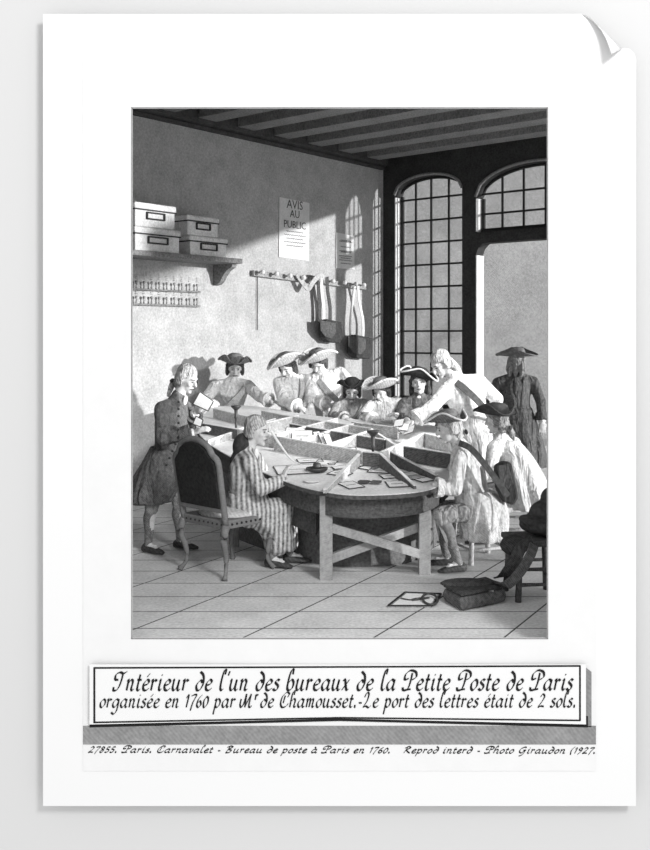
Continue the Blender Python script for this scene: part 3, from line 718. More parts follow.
# ================================================================== CHAIR
def chair():
    bl, brr = F(185, 570), F(225, 580.5)
    S = (brr-bl); S.z = 0; wdt = S.length; S.normalize(); Fd = V((-S.y, S.x, 0))
    if Fd.y < 0: Fd = -Fd
    o = (bl+brr)/2
    t = thing('armless_chair', V((o.x, o.y, 0))+Fd*.25, 'carved wooden chair with dark upholstered back and curved legs under the clerk', 'chair')
    zs = .43; dep = .50; rec = -.10
    def L(s, f, z): return V((o.x, o.y, 0))+S*s+Fd*f+Z*z
    hw = wdt/2+.01
    def cab(s, f, sgn, fs):
        MB().sweep(cr([L(s, f, zs), L(s+.012*sgn, f+.03*fs, zs-.10), L(s-.01*sgn, f-.01*fs, zs-.24), L(s-.012*sgn, f-.012*fs, .08), L(s+.02*sgn, f+.03*fs, 0.012)], 5), [.036-.020*min(1, i/15)+(.010*(i-17)/3 if i > 17 else 0) for i in range(21)], 10).build('leg', 'chairwood', t, smooth=True)
    cab(-hw, 0, -1, -1); cab(hw, 0, 1, -1); cab(-hw+.02, dep, -1, 1); cab(hw-.02, dep, 1, 1)
    m = MB(); m.box(L(0, dep/2, zs+.01), S*(hw+.015), Fd*(dep/2+.02), Z*.035); m.build('seat_rail', 'chairwood', t, bevel=.01)
    MB().ell(L(0, dep/2+.01, zs+.05), S*(hw), Fd*(dep/2), Z*.05).build('seat', 'seatcloth', t, smooth=True)
    for i in range(9): MB().ball(L(hw+.02, .05+i*.05, zs+.012), .010, 6, 4).build('stud', 'feature', t)
    for i in range(9): MB().ball(L(-hw+.06+i*.055, -.022, zs+.012), .009, 6, 4).build('stud', 'feature', t)
    # back outline with arched crest
    def back_pts(k, zlow):
        pts = []
        pts.append((-hw*k, zlow)); pts.append((-hw*k*1.03, .80)); pts.append((-hw*k*1.02, .95-(1-k)*.3)); pts.append((-hw*k*.80, 1.0-(1-k)*.35)); pts.append((-hw*k*.66, 1.06-(1-k)*.4))
        pts.append((-hw*k*.35, 1.10-(1-k)*.4)); pts.append((0, 1.115-(1-k)*.4)); return pts+[(-a, b) for a, b in pts[:-1][::-1]]
    def BP(s, z): return L(s, rec*(z-zs)/.6-.0, z)
    pts = cr([BP(a, b) for a, b in back_pts(1.0, .44)], 5)
    MB().sweep(pts, .026, 10).build('back_frame', 'chairwood', t, smooth=True)
    MB().bar(BP(-hw, .56), BP(hw, .56), .05, .05).build('lower_rail', 'chairwood', t, bevel=.008)
    pl = [BP(a, b) for a, b in back_pts(.95, .57)]; n = (pl[0]-pl[-1]).cross(Z).normalized()
    MB().prism([p+Fd*.025 for p in pl], -Fd*.055).build('back_panel', 'chairdark', t, bevel=.012)
chair()
# ================================================================== STOOLS
def stool(c, lab, m, h=.45, w=.34, rot=0, seat='round', d2=None, shad=None):
    t = thing('stool', c, lab, 'stool')
    r = Matrix.Rotation(rot, 3, 'Z'); a = r@X; b = r@Y; d2 = d2 or w
    cs = []
    for i in (-1, 1):
        for j in (-1, 1):
            p0 = c+a*(i*w*.42)+b*(j*d2*.42)+Z*(h-.03); p1 = c+a*(i*w*.5)+b*(j*d2*.5)
            MB().sweep([p1, (p0+p1)/2, p0], [.024, .022, .020], 10).build('leg', m, t, smooth=True); cs.append((i, j, p0, p1))
    MB().box(c+Z*(h-.015), a*(w*.5+.03), b*(d2*.5+.03), Z*.022).build('seat', m, t, bevel=.012)
    for z_ in (.13, .25):
        for (i, j, p0, p1) in cs:
            for (k, l, q0, q1) in cs:
                if (i == k and j < l and z_ == .13) or (j == l and i < k and z_ != .13) or (j == l and i < k and j == -1 and z_ == .13):
                    f = z_/h; MB().sweep([p1.lerp(p0, f), q1.lerp(q0, f)], .013, 8).build('stretcher', m, t, smooth=True)
    return t
s10 = F(484, 562); stool(V((s10.x-.02, s10.y+.12, 0)), 'pale wooden stool under the courier seated at the right end of the table', 'stool', h=.46, w=.36, rot=.35)
s11 = F(514, 541); stool(V((s11.x+.06, s11.y+.12, 0)), 'pale wooden stool under the seated man in the pale cape', 'stool', h=.50, w=.34, rot=.1)
sr = F(533, 600); sr = V((sr.x+.02, sr.y+.12, 0)); stool(sr, 'dark wooden stool at the right edge carrying a coat and a hat', 'stooldark', h=.44, w=.32, rot=.12)
# coat and rolled hat on the dark stool
cm = MB()
b0 = sr+Z*.46
cm.ell(b0+V((.10, .02, .07)), X*.20, Y*.18, Z*.08); cm.ell(b0+V((.12, .05, .15)), X*.14, Y*.12, Z*.10); cm.ell(b0+V((.17, .06, .26)), X*.10, Y*.09, Z*.09); cm.ell(b0+V((.02, -.02, .09)), V((.13, 0, -.03)), Y*.13, Z*.05); cm.ell(b0+V((.2, -.05, .02)), X*.08, Y*.14, Z*.09)
tag(cm.build('folded_coat', 'leather', voxel=.012), 'dark coat heaped on the stool at the right edge', 'coat')
hm = MB(); hp = P(514, 545, sr.y-.16)
hm.ell(hp, V((.105, 0, 0)), Y*.09, Z*.075)
for i in range(3): hm.ell(hp+V((.0, -.05, .02*(i-1))), V((.07-.012*i, 0, .02)), Y*.03, Z*.018)
tag(hm.build('rolled_cap', 'hatdark', voxel=.008), 'round dark cap resting on the near corner of the dark stool', 'hat')
# bag on floor
bp = F(476, 606); 
t = thing('satchel', bp, 'open dark leather satchel lying on the floor, its strap up on the stool', 'bag')
def BG(x, y, z=0): return F(x, y, 0)+Z*z
bot = [F(441, 601), F(463, 610), F(506, 600), F(484, 592)]
bot = [F(444, 602), F(462, 612), F(505, 603), F(486, 594)]
top = [V((p.x, p.y, .105)) for p in bot]; mid = [V((p.x, p.y, .08)) for p in bot]; cen = sum(bot, V())/4
mid = [cen+(p-cen)*1.08+Z*.08*0 for p in mid]
for p in mid: p.z = .055
m = MB(); m.loft([[p+Z*.003 for p in bot], mid, top]); m.build('pouch', 'leather2', t, bevel=.02)
fl_ = [cen+(p-cen)*1.05 for p in top]
for p in fl_: p.z = .11
rings = [[p for p in fl_], [cen+(V((p.x, p.y, 0))-cen)*.93+Z*.135 for p in fl_]]
MB().loft(rings).build('flap', 'leather', t, bevel=.01)
mm = MB(); fc = cen+V((-.05, .02, .135))
mm.ell(fc, X*.20, Y*.09, Z*.035); mm.build('gusset', 'leather', t, smooth=True)
e_ = P(529, 556, sr.y-.19)
MB().ribbon(cr([BG(499, 590, .10), P(506, 574, 7.0), P(515, 560, 6.95), P(521, 548, 6.95), P(532, 541, 7.0)], 6), -Y, .085, .012).build('strap', 'leather', t)
MB().ribbon(cr([BG(498, 600, .13), P(507, 585, 6.85), P(520, 572, 6.85), P(530, 556, 6.88), P(534, 545, 6.95)], 6), -Y, .07, .012).build('strap', 'strapdark', t)
bk = MB(); bq = BG(488, 602, .10)+V((0, -.08, 0)); bk.ell(bq, X*.03, Y*.01, Z*.025); bk.build('buckle', 'strap', t, smooth=True)
# plan sheet and ring on floor
c4 = [F(388, 606, .012), F(432, 606, .012), F(441, 594, .012), F(405, 592.5, .012)]
t = thing('drawing_board', sum(c4, V())/4-Z*.012, 'flat board with a sheet and metal ring on the floor beside the open bag', 'board')
MB().prism(c4, Z*-.011).build('board', 'coatmid', t, bevel=.003)
cc = sum(c4, V())/4
MB().prism([cc+(p-cc)*.86+Z*.002 for p in c4], Z*-.002).build('sheet', 'paper', t)
e = MB()
for i in range(4): e.bar(c4[i]+Z*.003, c4[(i+1) % 4]+Z*.003, .012, .008)
e.build('board_edge', 'feature', t)
m = MB().ribbon(cr([cc+V((-.12, .02, .006)), cc+V((-.05, -.03, .006)), cc+V((.0, .01, .006)), cc+V((.09, .03, .006)), cc+V((.04, -.01, .006)), cc+V((-.04, -.05, .006))], 5), Z, .025, .002); m.build('drawing', 'coatdark', t)
rc = F(430, 599, .03); pts = [rc+V((.055*math.cos(a), .11*math.sin(a), .01*math.sin(a))) for a in [i*2*math.pi/18 for i in range(19)]]
MB().sweep(pts, .009, 8).build('ring', 'metal', t, smooth=True)
# ================================================================== PEOPLE
def hand(mb, w, d, n, k=1.0, curl=.5, side=1):
    d = d.normalized(); n = (n-d*n.dot(d)).normalized(); s = d.cross(n)*side
    mb.ell(w+d*.045*k, s*.042*k, n*.018*k, d*.055*k)
    for i in range(4):
        off = (-.031+.0207*i)*k; ln = (.056, .068, .073, .064)[i]*k
        a = w+d*.08*k+s*off; dd = (d+s*(off*3.2)-n*curl*.35).normalized(); b = a+dd*ln*.55
        d2 = (dd-n*curl*1.1).normalized(); c = b+d2*ln*.5
        mb.tube([a-d*.02*k, b, c], [.0105*k, .0095*k, .0075*k], 8)
    a = w+d*.03*k+s*.035*k; b = a+(d*.6+s*.75-n*.15).normalized()*.04*k; c = b+(d*1.0+s*.1-n*.4).normalized()*.035*k
    mb.tube([w+d*.015*k+s*.02*k, a, b, c], [.014*k, .0135*k, .0115*k, .009*k], 8)
def head(mb, c, f, up, k):
    f = f.normalized(); up = (up-f*up.dot(f)).normalized(); s = f.cross(up)
    mb.ell(c+up*.02*k-f*.008*k, s*.075*k, f*.095*k, up*.10*k, 18, 12)
    mb.ell(c-up*.045*k+f*.028*k, s*.055*k, f*.06*k, up*.068*k, 14, 10)
    mb.ell(c-up*.098*k+f*.068*k, s*.022*k, f*.02*k, up*.018*k)
    mb.tube([c+up*.018*k+f*.086*k, c-up*.02*k+f*.112*k], [.010*k, .015*k], 8)
    mb.ell(c-up*.024*k+f*.100*k, s*.018*k, f*.014*k, up*.010*k)
    mb.ell(c-up*.058*k+f*.084*k, s*.024*k, f*.013*k, up*.012*k)
    mb.ell(c+up*.03*k+f*.078*k, s*.05*k, f*.016*k, up*.012*k)
    for q in (-1, 1):
        mb.ell(c+s*q*.036*k-up*.022*k+f*.064*k, s*.022*k, f*.02*k, up*.022*k)
        mb.ell(c+s*q*.077*k-f*.006*k-up*.008*k, s*.010*k, f*.02*k, up*.032*k)
    return f, s, up
def ring(c, s, d, n=20): return [c+s*math.cos(2*math.pi*i/n)+d*math.sin(2*math.pi*i/n) for i in range(n)]
def sect(mb, data, n=20): return mb.loft([ring(c, s, d, n) for c, s, d in data])
def hat(par, c, f, up, k, style, m, edge=None, roll=0, turn=0, tag_=None):
    f = f.normalized(); up = (up-f*up.dot(f)).normalized(); s = f.cross(up)
    if turn: q = Matrix.Rotation(turn, 3, up); f = q@f; s = q@s
    if roll: q = Matrix.Rotation(roll, 3, Y); f = q@f; s = q@s; up = q@up
    n = 48; rows = []
    def RZ(th):
        if style == 'tricorn':
            w = .5+.5*math.cos(3*th)             # 1 at the three points
            return .14+.065*w**1.4, .075*(1-w)**.8+.015
        if style == 'wide':
            w = .5+.5*math.cos(th*2+.6); return .215, .098*w+.02*math.cos(th)
        if style == 'bicorn':
            w = abs(math.cos(th)); return .13+.12*w**2, .10*(1-w)**.7+.01
    prof = [(0.004, .115), (.05, .112), (.08, .095), (.093, .06), (.097, .02), (.10, 0)]
    for r, z in prof: rows.append([c+(f*math.cos(t)*1.08+s*math.sin(t))*r*k+up*z*k for t in [2*math.pi*j/n for j in range(n)]])
    for q in (.2, .45, .7, .88, 1.0):
        row = []
        for j in range(n):
            t = 2*math.pi*j/n; R_, zz = RZ(t)
            rr = .10+(R_-.10)*q; z = zz*q**1.7
            row.append(c+(f*math.cos(t)*1.05+s*math.sin(t))*rr*k+up*z*k)
        rows.append(row)
    mb = MB(); wide = style == 'wide'
    mb.loft(rows[5:] if wide else rows, cap=False)
    o = mb.build('hat', 'hatpale' if wide else m, par, smooth=True)
    if wide:
        cw = MB().loft(rows[:6], cap=False).build('crown', m, o, smooth=True); q = cw.modifiers.new('s', 'SOLIDIFY'); q.thickness = .008; sd = o.modifiers.new('s', 'SOLIDIFY'); sd.thickness = .010*k; sd.offset = 0
    MB().sweep(rows[-1]+rows[-1][:1], (.0095 if not wide else .012)*k, 6).build('brim_edge', edge or m, o, smooth=True)
    return o
def person(label, J, k=1.0, coat='coatlight', hair='wig', hairstyle='queue', hatspec=None, skirt=None, legs='breeches', stock='stocking', strap=None, strapm='strapdark', cravat=True,
           curl=.6, sleeve_end=.8, fat=1.0, cuffs=True, fineh=True, group=None, skirt_m=None, bodyv=.007, lapel=False):
    fc = J['face'].normalized(); hup = J.get('hup', Z)
    feet = [J[q] for q in ('anL', 'anR')]
    base = (feet[0]+feet[1])/2; base = V((base.x, base.y, 0))
    t = thing('person', base, label, 'person', group)
    shL, shR, ne, pe = J['shL'], J['shR'], J['neck'], J['pelvis']
    ch = J.get('chest', pe.lerp(ne, .62))
    sv = (shR-shL).normalized(); up = (ne-pe).normalized(); dv = sv.cross(up).normalized()  # depth axis
    sv = up.cross(dv).normalized() if up.cross(dv).dot(sv) > 0 else -up.cross(dv).normalized()
    def torso(mb, g):
        a = pe.lerp(ch, .45)
        pu = (ch-pe).normalized()
        D = [(pe-pu*.09*k, .12, .09), (pe-pu*.02*k, .165, .12), (a, .145, .108), (ch, .175, .125), (ch.lerp(ne, .45), .172, .112), (ch.lerp(ne, .8), .125, .08), (ne, .065, .06)]
        sect(mb, [(c, sv*(r*k*fat+g), dv*(q*k*fat+g)) for c, r, q in D])
        for sh in (shL, shR): mb.tube([ch.lerp(ne, .72), sh], [.07*k+g, .058*k+g], 12)
    body = MB(); torso(body, -.012)
    hc = J['head']
    body.tube([ne-up*.03*k, ne.lerp(hc, .5), hc-hup*.02*k], [.058*k, .052*k, .055*k], 12)
    f_, s_, u_ = head(body, hc, fc, hup, k)
    for sd_, q in (('L', 1), ('R', -1)):
        sh, el, wr = J['sh'+sd_], J['el'+sd_], J['wr'+sd_]
        body.tube([sh, el, wr], [.045*k, .038*k, .026*k], 12)
        hd = J.get('hd'+sd_, wr-el); hn = J.get('hn'+sd_, Z)
        hand(body, wr, hd, hn, k*1.05, curl, q)
        hi, kn, an = J['hi'+sd_], J['kn'+sd_], J['an'+sd_]
        body.tube([hi, kn, an], [.075*k, .05*k, .034*k], 12)
        fd = J['ft'+sd_].normalized()
        body.tube([an, an+fd*.09*k-Z*(an.z-.045)], [.03*k, .028*k], 10)
    body.build('body', 'skin', t, voxel=bodyv)
    # face lines
    for q in (-1, 1):
        MB().ell(hc+s_*q*.033*k+u_*.008*k+f_*.089*k, s_*.011*k, f_*.005*k, u_*.0055*k, 10, 6).build('eye', 'feature', t, smooth=True)
        MB().tube([hc+s_*q*.018*k+u_*.030*k+f_*.096*k, hc+s_*q*.05*k+u_*.030*k+f_*.082*k], .0028*k, 6).build('eyebrow', 'feature', t)
    MB().tube([hc-s_*.022*k-u_*.060*k+f_*.092*k, hc-u_*.058*k+f_*.099*k, hc+s_*.022*k-u_*.060*k+f_*.092*k], .0035*k, 6).build('mouth', 'feature', t)
    # hair
    hm = MB()
    hm.ell(hc+u_*.050*k-f_*.022*k, s_*.088*k, f_*.102*k, u_*.088*k, 16, 10)
    hm.ell(hc-u_*.01*k-f_*.055*k, s_*.082*k, f_*.062*k, u_*.09*k, 14, 9)
    for q in (-1, 1):
        for zz, rr in ((.03, .026), (-.005, .026), (-.04, .024)):
            hm.ell(hc+s_*q*.088*k+u_*zz*k-f_*.018*k, s_*rr*.8*k, f_*.05*k, u_*rr*.75*k, 10, 7)
    if hairstyle == 'queue':
        hm.ell(hc-f_*.045*k-u_*.075*k, s_*.065*k, f_*.05*k, u_*.06*k)
        hm.tube([hc-f_*.09*k-u_*.04*k, hc-f_*.13*k-u_*.12*k, hc-f_*.13*k-u_*.22*k], [.03*k, .03*k, .018*k], 10)
    if hairstyle == 'long':
        for q in (-1, 0, 1):
            hm.tube([hc-f_*.05*k+s_*q*.07*k, hc-f_*.07*k-u_*.10*k+s_*q*.08*k, hc-f_*.09*k-u_*.17*k+s_*q*.07*k], [.04*k, .042*k, .02*k], 10)
    if hairstyle == 'short':
        for q in (-1, 1): hm.ell(hc+s_*q*.085*k-u_*.04*k-f_*.02*k, s_*.025*k, f_*.04*k, u_*.06*k)
    hm.build('hair', hair, t, voxel=.009, sm=1)
    if hairstyle == 'queue':
        q = hc-f_*.125*k-u_*.07*k
        MB().ell(q+s_*.025*k, s_*.035*k, f_*.014*k, u_*.022*k).ell(q-s_*.025*k, s_*.035*k, f_*.014*k, u_*.022*k).build('hair_bow', 'hatdark', t, smooth=True)
    # clothes
    cm = MB(); torso(cm, .014)
    cm.tube([ne.lerp(ch, .15), ne.lerp(hc, .16)], [.085*k, .066*k], 14)
    for sd_ in 'LR':
        sh, el, wr = J['sh'+sd_], J['el'+sd_], J['wr'+sd_]; w2 = el.lerp(wr, sleeve_end)
        cm.tube([sh, sh.lerp(el, .5), el, w2], [.072*k, .066*k, .062*k, .054*k], 14)
    cm.build('coat', coat, t, voxel=.012)
    if cuffs:
        for sd_ in 'LR':
            el, wr = J['el'+sd_], J['wr'+sd_]; d, u, w = frame(wr-el); L0 = (wr-el).length
            a, b = el.lerp(wr, .52), el.lerp(wr, .88)
            r0, r1, r2 = .070*k, .086*k, .060*k
            m = MB().loft([ring(a, u*.056*k, w*.056*k), ring(a, u*r0, w*r0), ring(b, u*r1, w*r1), ring(b, u*r2, w*r2), ring(b-d*.02, u*.045*k, w*.045*k)])
            c_ = m.build('cuff', coat, t, smooth=False, bevel=.004)
            b2 = el.lerp(wr, 1.0)
            MB().loft([ring(el.lerp(wr, .84), u*.045*k, w*.045*k), ring(b2, u*.042*k, w*.042*k), ring(b2+d*.01*k, u*.030*k, w*.030*k)]).build('shirt_cuff', 'linen', t, smooth=True)
    for sd_ in 'LR':
        hi, kn, an = J['hi'+sd_], J['kn'+sd_], J['an'+sd_]; kk = kn.lerp(an, .12)
        MB().tube([hi, kn, kk], [.095*k, .068*k, .062*k], 14).build('breeches', legs, t, voxel=.014)
        calf = kn.lerp(an, .35); fd = J['ft'+sd_].normalized()
        bkw = -V((fd.x, fd.y, 0))*.018*k
        MB().tube([kn.lerp(an, .1), calf+bkw, kn.lerp(an, .7), an], [.052*k, .056*k, .042*k, .036*k], 14).build('stocking', stock, t, voxel=.012)
        a = an; so = V((fd.x, fd.y, 0)).normalized(); sw = so.cross(Z)
        zz = an.z-.07
        g0 = V((an.x, an.y, zz))
        D = [(g0-so*.06*k+Z*.035, .026, .03), (g0-so*.045*k+Z*.04, .034, .038), (g0+Z*.042, .037, .04), (g0+so*.07*k+Z*.033, .042, .031), (g0+so*.14*k+Z*.022, .04, .021), (g0+so*.18*k+Z*.016, .018, .012)]
        ms = MB(); sect(ms, [(c, sw*r*k, Z*q*k) for c, r, q in D], 14)
        sh_ = ms.build('shoe', 'shoe', t, smooth=True)
        MB().box(g0+so*.075*k+Z*.068*k, so*.014, sw*.02, Z*.006).build('buckle', 'hatedge', sh_)
        if zz > .015 and False: pass
    if cravat:
        nk = ne.lerp(hc, .22); d = f_ if True else dv
        fh = V((f_.x, f_.y, 0)).normalized() if abs(f_.z) < .95 else -Y
        MB().ell(nk, sv*.06*k, dv*.058*k, up*.030*k).ell(nk-up*.05*k+fh*.075*k, s_*.028*k, fh*.016*k, up*.045*k).build('cravat', 'linen', t, smooth=True)
    if skirt:                                   # list of (centre, side radius, depth radius) with folds
        m = MB(); n = 40; rows = []
        for i, (c, rs, rd) in enumerate(skirt['rings']):
            g = i/(len(skirt['rings'])-1); row = []
            sx = skirt.get('side', sv); dx = skirt.get('depth', sx.cross(Z).normalized())
            for j in range(n):
                a = 2*math.pi*j/n; q = 1+skirt.get('amp', .09)*g*math.sin(a*skirt.get('folds', 7)+i*.25)
                row.append(c+sx*math.cos(a)*rs*q+dx*math.sin(a)*rd*q)
            rows.append(row)
        rows2 = [cr([rows[i][j] for i in range(len(rows))], 4) for j in range(n)]
        rows3 = [[rows2[j][i] for j in range(n)] for i in range(len(rows2[0]))]
        m.loft(rows3, cap=False); o = m.build(skirt.get('name', 'coat_skirt'), skirt_m or coat, t, smooth=True)
        sd = o.modifiers.new('s', 'SOLIDIFY'); sd.thickness = .016; sd.offset = 0
    if strap:
        S_, H_, rd = strap; c = (S_+H_)/2; ax = (S_-H_)/2; pts = []; nn = []
        dd = dv
        for i in range(37):
            a = 2*math.pi*i/36; p = c+ax*math.cos(a)+dd*rd*math.sin(a); pts.append(p); nn.append((ax*math.cos(a)/max(ax.length, .01)*.6+dd*math.sin(a)).normalized())
        MB().ribbon(pts, nn, .06*k, .012).build('shoulder_strap', strapm, t)
    if hatspec: hat(t, hc+u_*.055*k-f_*.008*k, V((fc.x, fc.y, fc.z*.3)), hup.lerp(Z, .6), k*hatspec.get('k', 1), hatspec['style'], hatspec['m'], hatspec.get('edge'), hatspec.get('roll', 0), hatspec.get('turn', 0))
    return t
def standing_legs(J, d, fd, spread=.11, k=1.0, z0=0, bend=.03):
    """legs straight down from the pelvis"""
    pe = J['pelvis']; f = V((fd.x, fd.y, 0)).normalized(); s = f.cross(Z)       # s = person's right
    for nm, q in (('L', -1), ('R', 1)):
        J['hi'+nm] = pe+s*q*.09*k-Z*.05; J['kn'+nm] = V((pe.x, pe.y, pe.z*.53))+s*q*spread+f*bend
        J['an'+nm] = V((pe.x, pe.y, .085))+s*q*(spread+.02)-f*.01; J['ft'+nm] = f+s*q*.25
    return J
def pj(d0, **kw): return {a: (P(*b) if len(b) == 3 else P(b[0], b[1], d0)) for a, b in kw.items()}
# 1 standing clerk at left, faces right reading a letter
d = 8.7
J = pj(d, head=(187, 379), neck=(177, 399), chest=(172, 423), pelvis=(168, 462), shR=(162, 409, d-.17), elR=(163, 439, d-.27), wrR=(193, 433, d-.22), shL=(184, 407, d+.14), elL=(188, 427, d+.22), wrL=(195, 413, d+.0),
       hiR=(164, 468, d-.09), knR=(152, 504, d-.1), anR=(148, 543, d-.05), hiL=(172, 468, d+.08), knL=(179, 500, d+.1), anL=(180, 538, d+.12))
J.update(face=V((.85, -.42, -.40)), hdR=V((.9, 0, .35)), hnR=V((0, -.4, 1)), hdL=V((.5, -.2, .7)), hnL=V((-.4, -1, .2)), ftR=V((.85, -.5, 0)), ftL=V((.9, -.3, 0)))
J['anR'].z = .075; J['anL'].z = .075
pe = J['pelvis']
sk = dict(side=X, depth=Y, folds=6, amp=.05, rings=[(P(169, 447, d), .16, .15), (P(164, 462, d), .185, .19), (P(157, 480, d), .22, .22), (P(151, 493, d), .215, .24), (P(149, 501, d), .19, .22)])
p1 = person('man standing at left in long buttoned coat and powdered wig, reading a letter', J, coat='coatclerk', skirt=sk, k=1.0, legs='coatmid', cravat=True, sleeve_end=.85)
for i in range(10):
    y = 402+i*7.0; x = 180.5-(0 if i < 5 else (i-5)*3.0)
    dd_ = d-.18-.03*min(i, 6)
    MB().ball(P(x-2, y, dd_+.02), .011, 8, 6).build('button', 'button', p1, smooth=True)
def held(name, pts, lab, cat='letter', m='paper'):
    c = sum(pts, V())/len(pts); t = thing(name, c, lab, cat)
    n = (pts[1]-pts[0]).cross(pts[2]-pts[0]).normalized()
    MB().prism(pts, n*.004).build('paper', m, t)
    e = MB()
    for i in range(len(pts)): e.bar(pts[i], pts[(i+1) % len(pts)], .007, .007)
    e.build('outline', 'paperedge', t)
    return t
held('letter', [P(200, 392, 8.55), P(213.5, 401.5, 8.5), P(208, 411, 8.4), P(193, 404, 8.45)], 'open letter held up by the man standing at left')
held('letter', [P(196, 416, 8.4), P(203, 420, 8.4), P(201, 427, 8.35), P(193, 424, 8.35)], 'small folded paper below the open letter of the man at left')
# 2 tricorn man reaching along the back left of the table
d = 11.75
J = pj(d, head=(235, 368), neck=(233, 381), chest=(231, 392), pelvis=(229, 414, d+.15), shR=(215, 387), elR=(205, 400, d-.25), wrR=(214, 408, d-.42), shL=(248, 386), elL=(260, 397, d-.25), wrL=(270, 400.5, d-.40))
J.update(face=V((.15, -.95, -.28)), hdL=V((.9, -.4, -.2)))
standing_legs(J, d, V((.1, -1, 0)))
person('man in tricorn at the back left of the table, one arm stretched out', J, k=1.08, coat='coatwhite', hair='hairdark', hairstyle='short', hatspec=dict(style='tricorn', m='hatmid', k=1.0, turn=0, roll=.08), strap=(P(247, 384, d), P(219, 409, d), .2), strapm='strap', legs='coatmid')
# 3 broad hat man leaning, left one
d = 11.45
J = pj(d, head=(287, 367), neck=(291, 378), chest=(293, 391), pelvis=(296, 412, d+.35), shR=(279, 383), elR=(283, 401, d-.2), wrR=(299, 407, d-.42), shL=(303, 380, d+.1), elL=(309, 396, d-.02), wrL=(311, 409, d-.3))
J.update(face=V((-.35, -.8, -.55)), hdR=V((.7, -.5, -.35)), hup=V((-.1, -.3, 1)))
standing_legs(J, d, V((-.1, -1, 0)))
person('man leaning over the compartments, left of the two in broad-brimmed hats', J, k=1.1, coat='coatwhite', hair='hairdark', hairstyle='short', hatspec=dict(style='wide', m='hatmid', edge='hatedge', k=.98, roll=-.3, turn=.3), strap=(P(301, 378, d), P(287, 408, d+.1), .2), strapm='strap', legs='coatmid')
# 4 broad hat man, right one
d = 11.5
J = pj(d, head=(318, 363), neck=(323, 375), chest=(325, 389), pelvis=(329, 411, d+.3), shR=(310, 380), elR=(311, 399, d-.2), wrR=(327, 404, d-.38), shL=(340, 373, d+.1), elL=(353, 386, d), wrL=(347, 401, d-.25))
J.update(face=V((-.2, -.8, -.6)), hup=V((.1, -.35, 1)), hdR=V((.7, -.5, -.35)))
standing_legs(J, d, V((-.1, -1, 0)))
person('man bending forward below the hanging satchels, right of the two in broad-brimmed hats', J, k=1.1, coat='coatwhite', hair='hairdark', hairstyle='short', hatspec=dict(style='wide', m='hatmid', edge='hatedge', k=1.0, roll=-.3, turn=.2), strap=(P(314, 374, d), P(342, 402, d), .2), strapm='strap', legs='coatmid')
# 5 youth with dark tricorn
d = 11.0
J = pj(d, head=(352, 391), neck=(352, 402), chest=(352, 413), pelvis=(352, 436, d+.15), shR=(339, 406), elR=(333, 416, d-.2), wrR=(346, 419, d-.42), shL=(365, 405), elL=(371, 415, d-.2), wrL=(362, 420, d-.42))
J.update(face=V((-.05, -.95, -.35)))
standing_legs(J, d, V((0, -1, 0)), k=.85)
person('youth in a small dark tricorn behind the middle of the table with a pale sash', J, k=1.0, coat='coatmid', hair='hairdark', hairstyle='short', hatspec=dict(style='tricorn', m='hatdark', k=.92), strap=(P(364, 402, d), P(342, 428, d), .185), strapm='strap', legs='coatmid')
# 6 hat man
d = 10.85
J = pj(d, head=(381, 391), neck=(385, 402), chest=(386, 413), pelvis=(388, 437, d+.2), shR=(372, 406), elR=(362, 417, d-.15), wrR=(374, 420, d-.42), shL=(400, 404), elL=(404, 417, d-.15), wrL=(391, 421, d-.42))
J.update(face=V((-.4, -.85, -.45)), hup=V((.05, -.2, 1)))
standing_legs(J, d, V((0, -1, 0)), k=.85)
person('man in pale-brimmed hat with arms folded on the back table rim', J, k=1.02, coat='coatwhite', hair='hairdark', hairstyle='short', hatspec=dict(style='wide', m='hatmid', edge='hatedge', k=.95, roll=-.12, turn=.5), strap=(P(400, 400, d), P(376, 428, d), .185), strapm='strap', legs='coatmid')
# 7 tall tricorn, looks toward us
d = 10.75
J = pj(d, head=(419, 383), neck=(419, 398), chest=(419, 410), pelvis=(420, 434, d+.15), shR=(405, 404), elR=(399, 417, d-.15), wrR=(407, 422, d-.4), shL=(433, 402), elL=(440, 416, d), wrL=(430, 424, d-.3))
J.update(face=V((-.12, -1, .02)), hup=V((-.12, 0, 1)))
standing_legs(J, d, V((0, -1, 0)), k=.9)
person('man in tall pale-edged tricorn looking out from the back right of the table', J, k=1.06, coat='coatdark', hair='hairdark', hairstyle='long', hatspec=dict(style='tricorn', m='hatdark', edge='hatedge', k=1.05, roll=.3, turn=1.05), legs='coatmid')
# 8 courier leaning across
d = 9.75
J = pj(d, head=(441, 364), neck=(456, 378), chest=(465, 396), pelvis=(478, 430, d+.1), shR=(448, 389, d-.05), elR=(433, 406, d-.2), wrR=(414, 420, d-.25), shL=(478, 381, d+.05), elL=(497, 399, d+.1), wrL=(492, 418, d+.2))
J.update(face=V((-.72, -.45, -.55)), hup=V((-.35, -.1, 1)), hdR=V((-.8, -.3, -.35)))
standing_legs(J, d, V((-1, -.3, 0)))
person('bareheaded long-haired courier in white coat leaning over the table from the right', J, k=1.08, coat='coatwhite', hair='wig', hairstyle='long', strap=(P(450, 379, d), P(489, 420, d), .20), strapm='strapdark', legs='coatmid', cravat=False,
       skirt=dict(side=X, depth=Y, folds=7, amp=.08, rings=[(P(474, 415, d+.05), .17, .14), (P(480, 432, d+.05), .2, .18), (P(482, 455, d+.05), .22, .2), (P(484, 475, d+.05), .24, .22)]))
for i, (x, y, r_, w_) in enumerate(((399, 423, .2, 'leftmost'), (404, 427, -.1, 'middle'), (409.5, 430, .4, 'nearest'))):
    q = P(x, y, 9.40-.05*i); a = V((.042, -.02, .04*r_)); b = V((.012, .035, .03))
    held('letter', [q-a-b, q+a-b, q+a+b, q-a+b], w_+' of the letters fanned in the hand of the leaning courier')
